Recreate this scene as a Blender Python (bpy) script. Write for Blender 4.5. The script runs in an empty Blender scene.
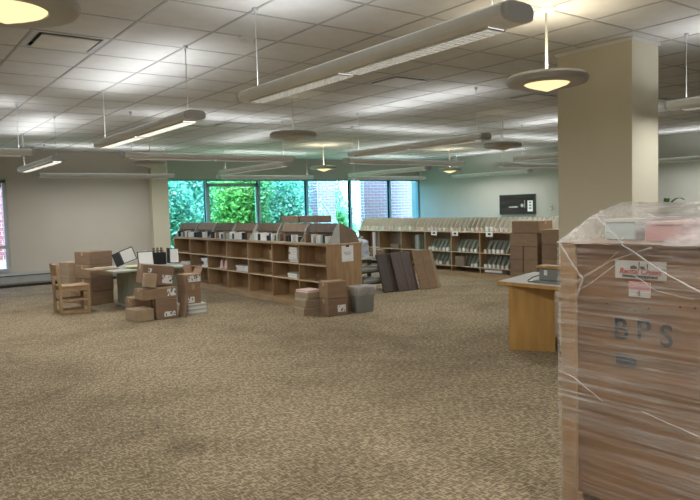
import bpy, bmesh, math, random
from mathutils import Vector, Matrix
random.seed(7)
SC = bpy.context.scene
COL = SC.collection
R = math.radians

# ------------------------------------------------------------------ camera
H = 2.94                      # ceiling height
CAMZ = 1.5
FPX = 664.3
YAW, PITCH, ROLL = 0.6341645, 0.0634252, -0.0284609
def cam_axes():
    cp, sp, cr, sr = math.cos(PITCH), math.sin(PITCH), math.cos(ROLL), math.sin(ROLL)
    Rx = Matrix(((1, 0, 0), (0, cp, -sp), (0, sp, cp)))
    Rz = Matrix(((cr, -sr, 0), (sr, cr, 0), (0, 0, 1)))
    M = Rz @ Rx
    Ld = M @ Vector((-math.sin(YAW), 0, math.cos(YAW)))
    Rd = M @ Vector((math.cos(YAW), 0, math.sin(YAW)))
    D = M @ Vector((0, 1, 0))
    return Rd, Ld, -D
AX = Matrix(cam_axes())
cam_d = bpy.data.cameras.new('camera')
cam = bpy.data.objects.new('camera', cam_d)
COL.objects.link(cam)
right, down, fwd = AX @ Vector((1, 0, 0)), AX @ Vector((0, 1, 0)), AX @ Vector((0, 0, 1))
cam.matrix_world = Matrix(((right.x, -down.x, -fwd.x, 0), (right.y, -down.y, -fwd.y, 0), (right.z, -down.z, -fwd.z, CAMZ), (0, 0, 0, 1)))
cam_d.sensor_width = 36.0
cam_d.lens = FPX / 700.0 * 36.0
cam_d.clip_end = 200
SC.camera = cam
def proj(p):
    q = AX.transposed() @ (Vector(p) - Vector((0, 0, CAMZ)))
    return (q.x / q.z * FPX + 350, q.y / q.z * FPX + 250, q.z)

# ------------------------------------------------------------------ light
SC.view_settings.view_transform = 'Standard'
SC.view_settings.look = 'None'
SC.view_settings.gamma = 1.0
SC.view_settings.use_curve_mapping = False
SC.view_settings.exposure = 0.0
SC.cycles.use_denoising = True
SC.cycles.max_bounces = 8
SC.cycles.diffuse_bounces = 5
SC.cycles.transparent_max_bounces = 16
SC.cycles.caustics_reflective = False
SC.cycles.caustics_refractive = False
SC.cycles.sample_clamp_indirect = 4.0
UP_W = 11.0           # uplight of one linear fixture
DOWN_W = 31.0        # downlight through its louvres
PEND_W = 4.5         # one pendant
LOUVER = 4.0         # brightness of the louvre lamps
BOWL = 1.15
w = bpy.data.worlds.new('world'); SC.world = w; w.use_nodes = True
wn = w.node_tree
sky = wn.nodes.new('ShaderNodeTexSky'); sky.sky_type = 'NISHITA'
sky.sun_disc = False; sky.sun_elevation = R(70); sky.sun_rotation = R(200)
wn.links.new(sky.outputs[0], wn.nodes['Background'].inputs[0])
wn.nodes['Background'].inputs[1].default_value = 3.7
sd = bpy.data.lights.new('sun', 'SUN'); sd.energy = 21.0; sd.angle = R(3); sd.color = (1, .96, .88)
so = bpy.data.objects.new('sun', sd); COL.objects.link(so)
so.rotation_euler = (R(17), 0, R(-25))

# ------------------------------------------------------------------ materials
def mat(name, col, rough=.6, var=.08, scale=6.0, stretch=(1, 1, 1), bump=0.0, bscale=None, metal=0.0, spec=.4, col2=None, emit=None, estr=0):
    m = bpy.data.materials.new(name); m.use_nodes = True
    nt = m.node_tree; b = nt.nodes['Principled BSDF']
    b.inputs['Roughness'].default_value = rough
    b.inputs['Metallic'].default_value = metal
    b.inputs['Specular IOR Level'].default_value = spec
    tc = nt.nodes.new('ShaderNodeTexCoord'); mp = nt.nodes.new('ShaderNodeMapping')
    mp.inputs['Scale'].default_value = stretch
    nt.links.new(tc.outputs['Object'], mp.inputs[0])
    n = nt.nodes.new('ShaderNodeTexNoise'); n.inputs['Scale'].default_value = scale; n.inputs['Detail'].default_value = 5
    nt.links.new(mp.outputs[0], n.inputs['Vector'])
    rp = nt.nodes.new('ShaderNodeValToRGB')
    c1 = [max(0, c * (1 - var)) for c in col]; c2 = list(col2) if col2 else [min(1, c * (1 + var)) for c in col]
    rp.color_ramp.elements[0].position = .3; rp.color_ramp.elements[1].position = .7
    rp.color_ramp.elements[0].color = (*c1, 1); rp.color_ramp.elements[1].color = (*c2, 1)
    nt.links.new(n.outputs['Fac'], rp.inputs[0])
    nt.links.new(rp.outputs[0], b.inputs['Base Color'])
    if bump:
        n2 = nt.nodes.new('ShaderNodeTexNoise'); n2.inputs['Scale'].default_value = bscale or scale * 8; n2.inputs['Detail'].default_value = 3
        nt.links.new(mp.outputs[0], n2.inputs['Vector'])
        bp = nt.nodes.new('ShaderNodeBump'); bp.inputs['Strength'].default_value = bump; bp.inputs['Distance'].default_value = .01
        nt.links.new(n2.outputs['Fac'], bp.inputs['Height']); nt.links.new(bp.outputs[0], b.inputs['Normal'])
    if emit:
        b.inputs['Emission Color'].default_value = (*emit, 1); b.inputs['Emission Strength'].default_value = estr
    return m
M = {}
M['wall'] = mat('painted_wall', (.57, .54, .475), .85, .03, 1.2, bump=.05, bscale=120)
M['column'] = mat('column_paint', (.64, .605, .475), .8, .03, 1.0, bump=.04, bscale=120)
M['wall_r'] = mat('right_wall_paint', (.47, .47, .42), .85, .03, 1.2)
M['tile'] = mat('ceiling_tile_fibre', (.62, .62, .605), .95, .045, 7, bump=.25, bscale=150)
M['grid'] = mat('ceiling_grid_metal', (.40, .40, .395), .6, .05)
M['slab'] = mat('ceiling_void', (.12, .12, .12), .9, .05)
M['white'] = mat('white_paint', (.68, .68, .65), .5, .03)
M['oak'] = mat('honey_oak', (.37, .245, .13), .45, .22, 3.2, (6, 6, .8), bump=.05)
M['oak_h'] = mat('honey_oak_flat', (.36, .24, .128), .45, .2, 3.2, (6, .8, 6), bump=.05)
M['oak_pale'] = mat('pale_oak_edge', (.56, .44, .29), .5, .12, 4, (6, .8, 6))
M['oak_desk'] = mat('desk_oak', (.46, .27, .085), .4, .16, 3, (5, 5, .7), bump=.04)
M['brown_dark'] = mat('dark_brown_panel', (.12, .085, .06), .6, .2, 4, (4, 4, .8))
M['brown_mid'] = mat('mid_brown_panel', (.20, .145, .10), .6, .15, 4, (4, 4, .8))
M['cab_dark'] = mat('almost_black_laminate', (.075, .058, .046), .45, .25, 5, (9, 9, .5))
M['cab_red'] = mat('dark_red_brown_laminate', (.105, .072, .06), .45, .25, 5, (9, 9, .5))
M['card'] = mat('cardboard', (.29, .195, .12), .85, .10, 5, (1, 1, 3), bump=.05)
M['card2'] = mat('cardboard_red', (.25, .165, .108), .85, .10, 5, (1, 1, 3), bump=.05)
M['card_pale'] = mat('cardboard_pale', (.38, .285, .185), .85, .08, 5, (1, 1, 3), bump=.05)
M['tape'] = mat('packing_tape', (.42, .30, .18), .3, .05)
M['metal_grey'] = mat('painted_grey_metal', (.50, .53, .55), .45, .04)
M['fixture'] = mat('fixture_enamel', (.76, .79, .80), .42, .03)
M['dish'] = mat('pendant_enamel', (.44, .44, .42), .45, .03)
M['heater'] = mat('heater_enamel', (.36, .37, .36), .5, .06)
M['black'] = mat('black_plastic', (.025, .026, .028), .45, .2)
M['grey_plastic'] = mat('grey_plastic', (.22, .23, .22), .5, .06)
M['bin'] = mat('bin_plastic', (.24, .25, .24), .55, .06)
M['gabledark'] = mat('grey_gable', (.44, .46, .42), .6, .06)
M['fin'] = mat('fin_board', (.56, .53, .42), .6, .08)
M['fin2'] = mat('insert_grey_green', (.28, .31, .26), .6, .08)
M['pale_green'] = mat('sage_laminate', (.30, .32, .245), .5, .06, 3)
M['tabletop'] = mat('table_laminate', (.46, .48, .42), .45, .05)
M['paper'] = mat('white_paper', (.80, .80, .78), .7, .03)
M['paper_y'] = mat('yellow_green_papers', (.68, .70, .38), .7, .12, 30)
M['pink'] = mat('pink_card', (.78, .36, .40), .6, .06)
M['pinkpale'] = mat('pale_pink', (.80, .58, .54), .6, .06)
M['red'] = mat('red_print', (.50, .06, .06), .6, .05)
M['redpink'] = mat('faded_red_board', (.62, .25, .23), .6, .08)
M['ink'] = mat('black_print', (.03, .03, .03), .6, .05)
M['stencil'] = mat('blue_black_stencil', (.035, .05, .07), .7, .3, 40)
M['teal'] = mat('teal_box', (.45, .58, .55), .5, .06)
M['blue'] = mat('pale_blue_plastic', (.55, .60, .68), .4, .08, 14)
M['greybook'] = mat('grey_green_book', (.38, .46, .42), .5, .1, 9)
M['bark'] = mat('bark', (.12, .09, .065), .9, .3, 9, (1, 1, .3), bump=.5)
M['grass'] = mat('lawn', (.14, .26, .07), .95, .3, 3)
M['path'] = mat('pale_paving', (.72, .72, .68), .8, .06, 3)
M['rail'] = mat('white_rail', (.7, .72, .7), .5, .04)
M['ply'] = mat('crate_plywood', (.31, .185, .105), .7, .25, 2.6, (4, .6, 5), bump=.08)
M['pine'] = mat('crate_corner_batten', (.42, .27, .14), .7, .15, 3, (5, 5, .7))
M['mortar'] = mat('mortar', (.74, .72, .74), .9, .05, 20)
M['brick'] = mat('red_brick', (.38, .15, .18), .85, .25, 8, bump=.3, bscale=60)
M['wire'] = mat('steel_cable', (.62, .63, .62), .4, .03)
M['frame'] = mat('teal_grey_aluminium', (.22, .38, .40), .4, .08)
M['bowl'] = mat('pendant_bowl', (.9, .85, .6), .5, .02, emit=(1, .80, .42), estr=BOWL)
M['bowl_off'] = mat('unlit_pendant_bowl', (.62, .60, .52), .5, .03)
M['lamp'] = mat('louvre_lamp', (.8, .8, .8), .5, .02, emit=(1, .98, .92), estr=LOUVER)
M['lamp_dim'] = mat('dim_louvre_glow', (.75, .75, .75), .35, .02, emit=(1, .98, .94), estr=LOUVER * .28)  # weak glow put into the panels that are not shown lit
M['screen'] = mat('dark_picture', (.030, .026, .024), .7, .3, 3, (1, .5, 3), spec=.15, col2=(.05, .042, .036))
M['dustywhite'] = mat('dusty_white', (.68, .68, .65), .5, .06)

def print_mat(name, sx, sy, sz=1.0):
    # white label with printed dark blocks (barcode-like print)
    m = bpy.data.materials.new(name); m.use_nodes = True
    nt = m.node_tree; b = nt.nodes['Principled BSDF']; b.inputs['Roughness'].default_value = .6
    tc = nt.nodes.new('ShaderNodeTexCoord'); mp = nt.nodes.new('ShaderNodeMapping'); mp.inputs['Scale'].default_value = (sx, sy, sz)
    nt.links.new(tc.outputs['Object'], mp.inputs[0])
    v = nt.nodes.new('ShaderNodeTexNoise'); v.inputs['Scale'].default_value = 9; v.inputs['Detail'].default_value = 1
    nt.links.new(mp.outputs[0], v.inputs['Vector'])
    rp = nt.nodes.new('ShaderNodeValToRGB'); rp.color_ramp.interpolation = 'CONSTANT'
    rp.color_ramp.elements[0].color = (.13, .13, .13, 1); rp.color_ramp.elements[1].position = .42; rp.color_ramp.elements[1].color = (.76, .76, .74, 1)
    nt.links.new(v.outputs['Fac'], rp.inputs[0]); nt.links.new(rp.outputs[0], b.inputs['Base Color'])
    return m
M['label'] = print_mat('shipping_label_print', 5, 5, 2)
M['notice'] = mat('notice_paper', (.78, .80, .80), .7, .03)

def carpet():
    m = bpy.data.materials.new('patterned_carpet'); m.use_nodes = True
    nt = m.node_tree; b = nt.nodes['Principled BSDF']; b.inputs['Roughness'].default_value = .97; b.inputs['Specular IOR Level'].default_value = .12
    tc = nt.nodes.new('ShaderNodeTexCoord')
    def noise(scale, sc=(1, 1, 1), rot=0, det=2.0, src=None):
        mp = nt.nodes.new('ShaderNodeMapping'); mp.inputs['Scale'].default_value = sc; mp.inputs['Rotation'].default_value = (0, 0, rot)
        nt.links.new(tc.outputs['Object'], mp.inputs[0])
        n = nt.nodes.new('ShaderNodeTexNoise'); n.inputs['Scale'].default_value = scale; n.inputs['Detail'].default_value = det
        nt.links.new(mp.outputs[0], n.inputs['Vector']); return n.outputs['Fac']
    def math_(op, a, bb):
        k = nt.nodes.new('ShaderNodeMath'); k.operation = op
        for i, s in enumerate((a, bb)):
            if isinstance(s, (int, float)): k.inputs[i].default_value = s
            else: nt.links.new(s, k.inputs[i])
        return k.outputs[0]
    d1 = noise(19, (1, 4.0, 1), R(14), 1)      # short strokes one way
    d2 = noise(19, (4.0, 1, 1), R(14), 1)      # and the other
    mx = math_('MAXIMUM', d1, d2)
    fine = noise(210, det=2)
    big = noise(.55, det=4)
    mid = noise(2.2, det=3)
    rp = nt.nodes.new('ShaderNodeValToRGB')
    rp.color_ramp.elements[0].position = .48; rp.color_ramp.elements[0].color = (.20, .155, .098, 1)
    rp.color_ramp.elements[1].position = .68; rp.color_ramp.elements[1].color = (.49, .40, .262, 1)
    nt.links.new(mx, rp.inputs[0])
    # dirt: broad traffic stains
    sm = math_('ADD', math_('MULTIPLY', big, .6), math_('MULTIPLY', mid, .4))
    r2 = nt.nodes.new('ShaderNodeValToRGB')
    r2.color_ramp.elements[0].position = .33; r2.color_ramp.elements[0].color = (.70, .69, .67, 1)
    r2.color_ramp.elements[1].position = .55; r2.color_ramp.elements[1].color = (1.0, 1.0, 1.0, 1)
    nt.links.new(sm, r2.inputs[0])
    mul = nt.nodes.new('ShaderNodeMix'); mul.data_type = 'RGBA'; mul.blend_type = 'MULTIPLY'; mul.inputs[0].default_value = 1
    nt.links.new(rp.outputs[0], mul.inputs[6]); nt.links.new(r2.outputs[0], mul.inputs[7])
    r3 = nt.nodes.new('ShaderNodeValToRGB')
    r3.color_ramp.elements[0].position = .3; r3.color_ramp.elements[0].color = (.68, .68, .68, 1)
    r3.color_ramp.elements[1].position = .7; r3.color_ramp.elements[1].color = (1.15, 1.15, 1.15, 1)
    nt.links.new(fine, r3.inputs[0])
    mul2 = nt.nodes.new('ShaderNodeMix'); mul2.data_type = 'RGBA'; mul2.blend_type = 'MULTIPLY'; mul2.inputs[0].default_value = 1
    nt.links.new(mul.outputs[2], mul2.inputs[6]); nt.links.new(r3.outputs[0], mul2.inputs[7])
    # one round spill stain on the carpet
    vd = nt.nodes.new('ShaderNodeVectorMath'); vd.operation = 'DISTANCE'
    nt.links.new(tc.outputs['Object'], vd.inputs[0]); vd.inputs[1].default_value = (1.62, 4.02, 0)
    wob = math_('ADD', vd.outputs['Value'], math_('MULTIPLY', mid, .25))
    r4 = nt.nodes.new('ShaderNodeValToRGB')
    r4.color_ramp.elements[0].position = .15; r4.color_ramp.elements[0].color = (.66, .64, .62, 1)
    r4.color_ramp.elements[1].position = .36; r4.color_ramp.elements[1].color = (1, 1, 1, 1)
    nt.links.new(wob, r4.inputs[0])
    mul3 = nt.nodes.new('ShaderNodeMix'); mul3.data_type = 'RGBA'; mul3.blend_type = 'MULTIPLY'; mul3.inputs[0].default_value = 1
    nt.links.new(mul2.outputs[2], mul3.inputs[6]); nt.links.new(r4.outputs[0], mul3.inputs[7])
    nt.links.new(mul3.outputs[2], b.inputs['Base Color'])
    bp = nt.nodes.new('ShaderNodeBump'); bp.inputs['Strength'].default_value = .6; bp.inputs['Distance'].default_value = .006
    hh = math_('ADD', math_('MULTIPLY', fine, .6), mx)
    nt.links.new(hh, bp.inputs['Height']); nt.links.new(bp.outputs[0], b.inputs['Normal'])
    return m
M['carpet'] = carpet()

def glass(name, tint, gl=.06):
    m = bpy.data.materials.new(name); m.use_nodes = True
    nt = m.node_tree; nt.nodes.remove(nt.nodes['Principled BSDF'])
    t = nt.nodes.new('ShaderNodeBsdfTransparent'); t.inputs[0].default_value = (*tint, 1)
    g = nt.nodes.new('ShaderNodeBsdfGlossy'); g.inputs['Roughness'].default_value = .03
    mx = nt.nodes.new('ShaderNodeMixShader'); mx.inputs[0].default_value = gl
    nt.links.new(t.outputs[0], mx.inputs[1]); nt.links.new(g.outputs[0], mx.inputs[2])
    nt.links.new(mx.outputs[0], nt.nodes['Material Output'].inputs[0])
    return m
M['glass_teal'] = glass('teal_tinted_glass', (.57, .88, .95))
M['glass_plain'] = glass('plain_glass', (.80, .86, .92))
M['glass_clear'] = glass('clear_glass', (.62, .92, .78))

def wrapfilm(name, axis_scale, amount=(.08, .5), col=(.85, .83, .80), rough=.22, sc=26):
    # stretch film: see-through with milky streaks and painted-in white highlights along the winding direction and a wet sheen
    m = bpy.data.materials.new(name); m.use_nodes = True
    nt = m.node_tree; b = nt.nodes['Principled BSDF']
    b.inputs['Base Color'].default_value = (*col, 1); b.inputs['Roughness'].default_value = rough; b.inputs['Specular IOR Level'].default_value = .6
    tc = nt.nodes.new('ShaderNodeTexCoord'); mp = nt.nodes.new('ShaderNodeMapping'); mp.inputs['Scale'].default_value = axis_scale
    nt.links.new(tc.outputs['Object'], mp.inputs[0])
    n = nt.nodes.new('ShaderNodeTexNoise'); n.inputs['Scale'].default_value = sc; n.inputs['Detail'].default_value = 6; n.inputs['Roughness'].default_value = .72
    nt.links.new(mp.outputs[0], n.inputs['Vector'])
    rp = nt.nodes.new('ShaderNodeValToRGB')
    rp.color_ramp.elements[0].position = .42; rp.color_ramp.elements[0].color = (amount[0],) * 3 + (1,)
    rp.color_ramp.elements[1].position = .74; rp.color_ramp.elements[1].color = (amount[1],) * 3 + (1,)
    nt.links.new(n.outputs['Fac'], rp.inputs[0])
    n2 = nt.nodes.new('ShaderNodeTexNoise'); n2.inputs['Scale'].default_value = 2.3; n2.inputs['Detail'].default_value = 2
    nt.links.new(tc.outputs['Object'], n2.inputs['Vector'])
    r2 = nt.nodes.new('ShaderNodeValToRGB'); r2.color_ramp.elements[0].position = .35; r2.color_ramp.elements[0].color = (.35,) * 3 + (1,)
    r2.color_ramp.elements[1].position = .62; r2.color_ramp.elements[1].color = (1, 1, 1, 1)
    nt.links.new(n2.outputs['Fac'], r2.inputs[0])
    mu = nt.nodes.new('ShaderNodeMath'); mu.operation = 'MULTIPLY'
    nt.links.new(rp.outputs[0], mu.inputs[0]); nt.links.new(r2.outputs[0], mu.inputs[1])
    bp = nt.nodes.new('ShaderNodeBump'); bp.inputs['Strength'].default_value = .5; bp.inputs['Distance'].default_value = .01
    nt.links.new(n.outputs['Fac'], bp.inputs['Height']); nt.links.new(bp.outputs[0], b.inputs['Normal'])
    t = nt.nodes.new('ShaderNodeBsdfTransparent'); mx = nt.nodes.new('ShaderNodeMixShader')
    nt.links.new(mu.outputs[0], mx.inputs[0]); nt.links.new(t.outputs[0], mx.inputs[1]); nt.links.new(b.outputs[0], mx.inputs[2])
    nt.links.new(mx.outputs[0], nt.nodes['Material Output'].inputs[0])
    return m
M['film_side'] = wrapfilm('stretch_film_side', (1, .05, 2.6), (.06, .72))
M['film_top'] = wrapfilm('stretch_film_top', (1.1, .45, 1), (.42, .85), sc=12)
M['film_fold'] = wrapfilm('stretch_film_fold', (1, 1, 1), (.62, .85), sc=20)
M['bag'] = wrapfilm('bin_bag_film', (1, 1, .5), (.62, .92), sc=14)
M['clearbox'] = wrapfilm('clear_plastic', (1, 1, 1), (.25, .5), sc=10)

def leafmat(name, c1, c2, sc=1.6):
    m = bpy.data.materials.new(name); m.use_nodes = True
    nt = m.node_tree; b = nt.nodes['Principled BSDF']; b.inputs['Roughness'].default_value = .55
    tc = nt.nodes.new('ShaderNodeTexCoord')
    n = nt.nodes.new('ShaderNodeTexWhiteNoise'); n.noise_dimensions = '3D'
    v = nt.nodes.new('ShaderNodeTexVoronoi'); v.inputs['Scale'].default_value = 9
    nt.links.new(tc.outputs['Object'], v.inputs['Vector'])
    rp = nt.nodes.new('ShaderNodeValToRGB'); rp.color_ramp.elements[0].color = (*c1, 1); rp.color_ramp.elements[1].color = (*c2, 1)
    sp = nt.nodes.new('ShaderNodeSeparateColor'); nt.links.new(v.outputs['Color'], sp.inputs[0])
    nt.links.new(sp.outputs[0], rp.inputs[0]); nt.links.new(rp.outputs[0], b.inputs['Base Color'])
    tl = nt.nodes.new('ShaderNodeBsdfTranslucent'); nt.links.new(rp.outputs[0], tl.inputs[0])
    mx = nt.nodes.new('ShaderNodeMixShader'); mx.inputs[0].default_value = .4
    nt.links.new(b.outputs[0], mx.inputs[1]); nt.links.new(tl.outputs[0], mx.inputs[2])
    nt.links.new(mx.outputs[0], nt.nodes['Material Output'].inputs[0])
    return m
M['leaf'] = leafmat('leaf_green', (.07, .19, .10), (.36, .60, .42))
M['leaf2'] = leafmat('leaf_yellow_green', (.07, .19, .05), (.30, .54, .20))
M['leaf_dark'] = leafmat('leaf_dark', (.015, .06, .015), (.06, .16, .04))

# ------------------------------------------------------------------ mesh helpers
class MB:
    def __init__(s): s.v = []; s.f = []
    def add(s, vs, fs, mx=None):
        o = len(s.v)
        s.v += [tuple(mx @ Vector(p)) if mx else tuple(p) for p in vs]
        s.f += [tuple(i + o for i in f) for f in fs]; return s
    def box(s, x0, x1, y0, y1, z0, z1, mx=None):
        return s.add([(x0, y0, z0), (x1, y0, z0), (x1, y1, z0), (x0, y1, z0), (x0, y0, z1), (x1, y0, z1), (x1, y1, z1), (x0, y1, z1)],
                     [(3, 2, 1, 0), (4, 5, 6, 7), (0, 1, 5, 4), (1, 2, 6, 5), (2, 3, 7, 6), (3, 0, 4, 7)], mx)
    def cbox(s, x0, x1, y0, y1, z0, z1, b=.004, mx=None):
        # chamfered box: 24 verts
        bm = bmesh.new(); bmesh.ops.create_cube(bm, size=1)
        for v in bm.verts:
            v.co = Vector(((x0 + x1) / 2 + v.co.x * (x1 - x0), (y0 + y1) / 2 + v.co.y * (y1 - y0), (z0 + z1) / 2 + v.co.z * (z1 - z0)))
        bmesh.ops.bevel(bm, geom=bm.edges[:], offset=b, segments=1, affect='EDGES')
        bm.verts.index_update()
        r = s.add([v.co[:] for v in bm.verts], [tuple(v.index for v in f.verts) for f in bm.faces], mx)
        bm.free(); return r
    def prism(s, poly, a0, a1, axis='z', mx=None):
        n = len(poly)
        def P(p, a):
            return {'z': (p[0], p[1], a), 'y': (p[0], a, p[1]), 'x': (a, p[0], p[1])}[axis]
        vs = [P(p, a0) for p in poly] + [P(p, a1) for p in poly]
        fs = [tuple(range(n - 1, -1, -1)), tuple(range(n, 2 * n))] + [(i, (i + 1) % n, (i + 1) % n + n, i + n) for i in range(n)]
        return s.add(vs, fs, mx)
    def lathe(s, prof, n=32, c=(0, 0, 0)):
        vs = []; fs = []
        for r, z in prof:
            for k in range(n):
                a = 2 * math.pi * k / n
                vs.append((c[0] + r * math.cos(a), c[1] + r * math.sin(a), c[2] + z))
        for i in range(len(prof) - 1):
            for k in range(n):
                k2 = (k + 1) % n
                fs.append((i * n + k, i * n + k2, (i + 1) * n + k2, (i + 1) * n + k))
        return s.add(vs, fs)
    def tube(s, pts, r, n=8):
        pts = [Vector(p) for p in pts]; vs = []; fs = []
        for i, p in enumerate(pts):
            t = (pts[min(i + 1, len(pts) - 1)] - pts[max(i - 1, 0)]).normalized()
            a = t.orthogonal().normalized() if i == 0 else (a - t * a.dot(t)).normalized()
            b = t.cross(a); rr = r[i] if isinstance(r, (list, tuple)) else r
            for k in range(n):
                q = 2 * math.pi * k / n
                vs.append(tuple(p + (a * math.cos(q) + b * math.sin(q)) * rr))
        for i in range(len(pts) - 1):
            for k in range(n):
                k2 = (k + 1) % n
                fs.append((i * n + k, i * n + k2, (i + 1) * n + k2, (i + 1) * n + k))
        fs.append(tuple(range(n - 1, -1, -1))); fs.append(tuple(len(pts) * n - n + k for k in range(n)))
        return s.add(vs, fs)
    def mesh(s, name, m=None, smooth=False):
        me = bpy.data.meshes.new(name); me.from_pydata(s.v, [], s.f); me.update()
        bm = bmesh.new(); bm.from_mesh(me); bmesh.ops.recalc_face_normals(bm, faces=bm.faces[:]); bm.to_mesh(me); bm.free()
        if smooth:
            me.shade_smooth()
            try: me.set_sharp_from_angle(angle=R(38))
            except Exception: pass
        if m: me.materials.append(M[m])
        return me
    def build(s, name, m, parent=None, smooth=False, **k):
        return link(name, s.mesh(name, m, smooth), parent, **k)
def link(name, me, parent=None, loc=None, rot=None, **k):
    o = bpy.data.objects.new(name, me); COL.objects.link(o)
    if parent: o.parent = parent
    if loc: o.location = loc
    if rot: o.rotation_euler = rot
    tag(o, **k); return o
def tag(o, label=None, cat=None, group=None, kind=None):
    if label: o['label'] = label
    if cat: o['category'] = cat
    if group: o['group'] = group
    if kind: o['kind'] = kind
    return o
def thing(name, label, cat, loc=(0, 0, 0), rz=0, group=None, rot=None):
    o = bpy.data.objects.new(name, None); COL.objects.link(o); o.empty_display_size = .1
    o.location = loc; o.rotation_euler = rot or (0, 0, rz)
    return tag(o, label, cat, group)
def copy_tree(o, parent=None):
    c = o.copy(); COL.objects.link(c); c.parent = parent
    for ch in list(o.children): copy_tree(ch, c)
    return c
def textmesh(s, size, m, bold=0.0, depth=.0006, align='CENTER', shear=0.0):
    cu = bpy.data.curves.new('lettering', 'FONT'); cu.body = s; cu.size = size; cu.align_x = align; cu.align_y = 'CENTER'
    cu.extrude = depth; cu.offset = bold; cu.shear = shear
    o = bpy.data.objects.new('tmp_text', cu); COL.objects.link(o)
    dg = bpy.context.evaluated_depsgraph_get()
    me = bpy.data.meshes.new_from_object(o.evaluated_get(dg))
    bpy.data.objects.remove(o); me.materials.clear(); me.materials.append(M[m]); return me

# ------------------------------------------------------------------ the room shell
XL, XR, YN, YF, YW = -4.0, 14.9, -3.5, 15.85, 16.3
S = dict(kind='structure')
MB().box(XL, XR, YN, YW + .2, -.1, 0).build('floor', 'carpet', **S)
# left far wall with a window opening at its left (x .75-2.56)
WX0, WX1, WZ0, WZ1 = .7, 2.57, .34, 2.31
wl = MB()
wl.box(XL, WX0, YF, YF + .2, 0, H + .1); wl.box(WX1, 5.68, YF, YF + .2, 0, H + .1)
wl.box(WX0, WX1, YF, YF + .2, 0, WZ0); wl.box(WX0, WX1, YF, YF + .2, WZ1, H + .1)
wl.build('wall_left', 'wall', **S)
MB().box(5.66, 6.07, 15.62, 16.5, 0, H + .1).build('wall_pier', 'column', label='pale pier between wall and windows', **S)
# window wall: low sill wall and header
GX = [6.30, 7.36, 8.93, 10.50, 12.07, 13.63, 14.86]
SZ, TZ = .55, 2.36
MB().box(6.07, XR, YW, YW + .2, 0, SZ).build('wall_sill', 'wall', **S)
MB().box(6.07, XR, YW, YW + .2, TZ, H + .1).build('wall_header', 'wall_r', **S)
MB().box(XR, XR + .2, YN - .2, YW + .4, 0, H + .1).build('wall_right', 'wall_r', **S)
MB().box(XL - .2, XR + .2, YN - .2, YN, 0, H + .1).build('wall_rear', 'wall', **S)
MB().box(XL - .2, XL, YN, YF + .2, 0, H + .1).build('wall_side', 'wall', **S)
# windows: one structure per pane bay
for i in range(6):
    x0, x1 = GX[i], GX[i + 1]
    f = MB()
    f.box(x0 - .028, x0 + .028, YW - .02, YW + .12, SZ, TZ); f.box(x1 - .028, x1 + .028, YW + .0, YW + .10, SZ, TZ)
    f.box(x0 + .028, x1 - .028, YW, YW + .10, TZ - .05, TZ); f.box(x0 + .028, x1 - .028, YW, YW + .10, SZ, SZ + .05)
    wo = f.build('window_%d' % (i + 1), 'frame', **S)
    if i == 1:      # the open casement: dark inner sash, clearer glass
        g = MB(); g.box(x0 + .05, x1 - .05, YW + .02, YW + .08, TZ - .20, TZ - .11); g.box(x0 + .04, x0 + .10, YW + .02, YW + .08, SZ, TZ - .11); g.box(x1 - .10, x1 - .04, YW + .02, YW + .08, SZ, TZ - .11)
        g.build('sash', 'frame', wo)
    MB().box(x0 + .02, x1 - .02, YW + .05, YW + .056, SZ + .04, TZ - .04).build('pane', 'glass_clear' if i == 1 else 'glass_teal', wo)
f = MB()
f.box(WX0, WX1, YF + .02, YF + .12, WZ1 - .07, WZ1); f.box(WX0, WX1, YF - .03, YF + .12, WZ0, WZ0 + .06)
f.box(WX1 - .08, WX1, YF + .02, YF + .12, WZ0, WZ1); f.box(WX0, WX0 + .08, YF + .02, YF + .12, WZ0, WZ1)
f.box(WX0 + .08, WX1 - .08, YF + .03, YF + .10, .83, .90)
wo = f.build('window_7', 'metal_grey', **S)
MB().box(WX0 + .08, WX1 - .08, YF + .06, YF + .066, .90, WZ1 - .07).build('pane', 'glass_plain', wo)
MB().box(WX0 + .08, WX1 - .08, YF + .06, YF + .066, WZ0 + .06, .83).build('pane', 'glass_plain', wo)
MB().box(WX0 + .02, WX1 - .1, YF - .02, YF + .02, WZ1 - .16, WZ1 - .03).build('blind_headrail', 'black', wo)
# convector heater along the left wall
ht = thing('baseboard_heater', 'low grey convector heater along the pale wall under the window', 'heater', (1.0, YF - .0, 0))
MB().prism([(0, .05), (0, .30), (-.05, .30), (-.13, .26), (-.13, .09), (-.10, .05)], -2.2, 4.6, 'x').build('casing', 'heater', ht)
MB().box(-2.2, 4.6, -.10, -.005, 0, .05).build('kick_space', 'black', ht)
MB().box(-2.15, 4.55, -.137, -.129, .235, .25).build('grille_slot', 'black', ht)

# column
cl = MB().box(5.58, 6.02, 3.30, 4.08, 0, H).build('wall_column', 'column', label='square paint-finished column behind the wrapped crate', **S)
MB().box(5.565, 6.035, 3.285, 4.095, H - .03, H - .002).build('collar_trim', 'white', cl)

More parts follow.
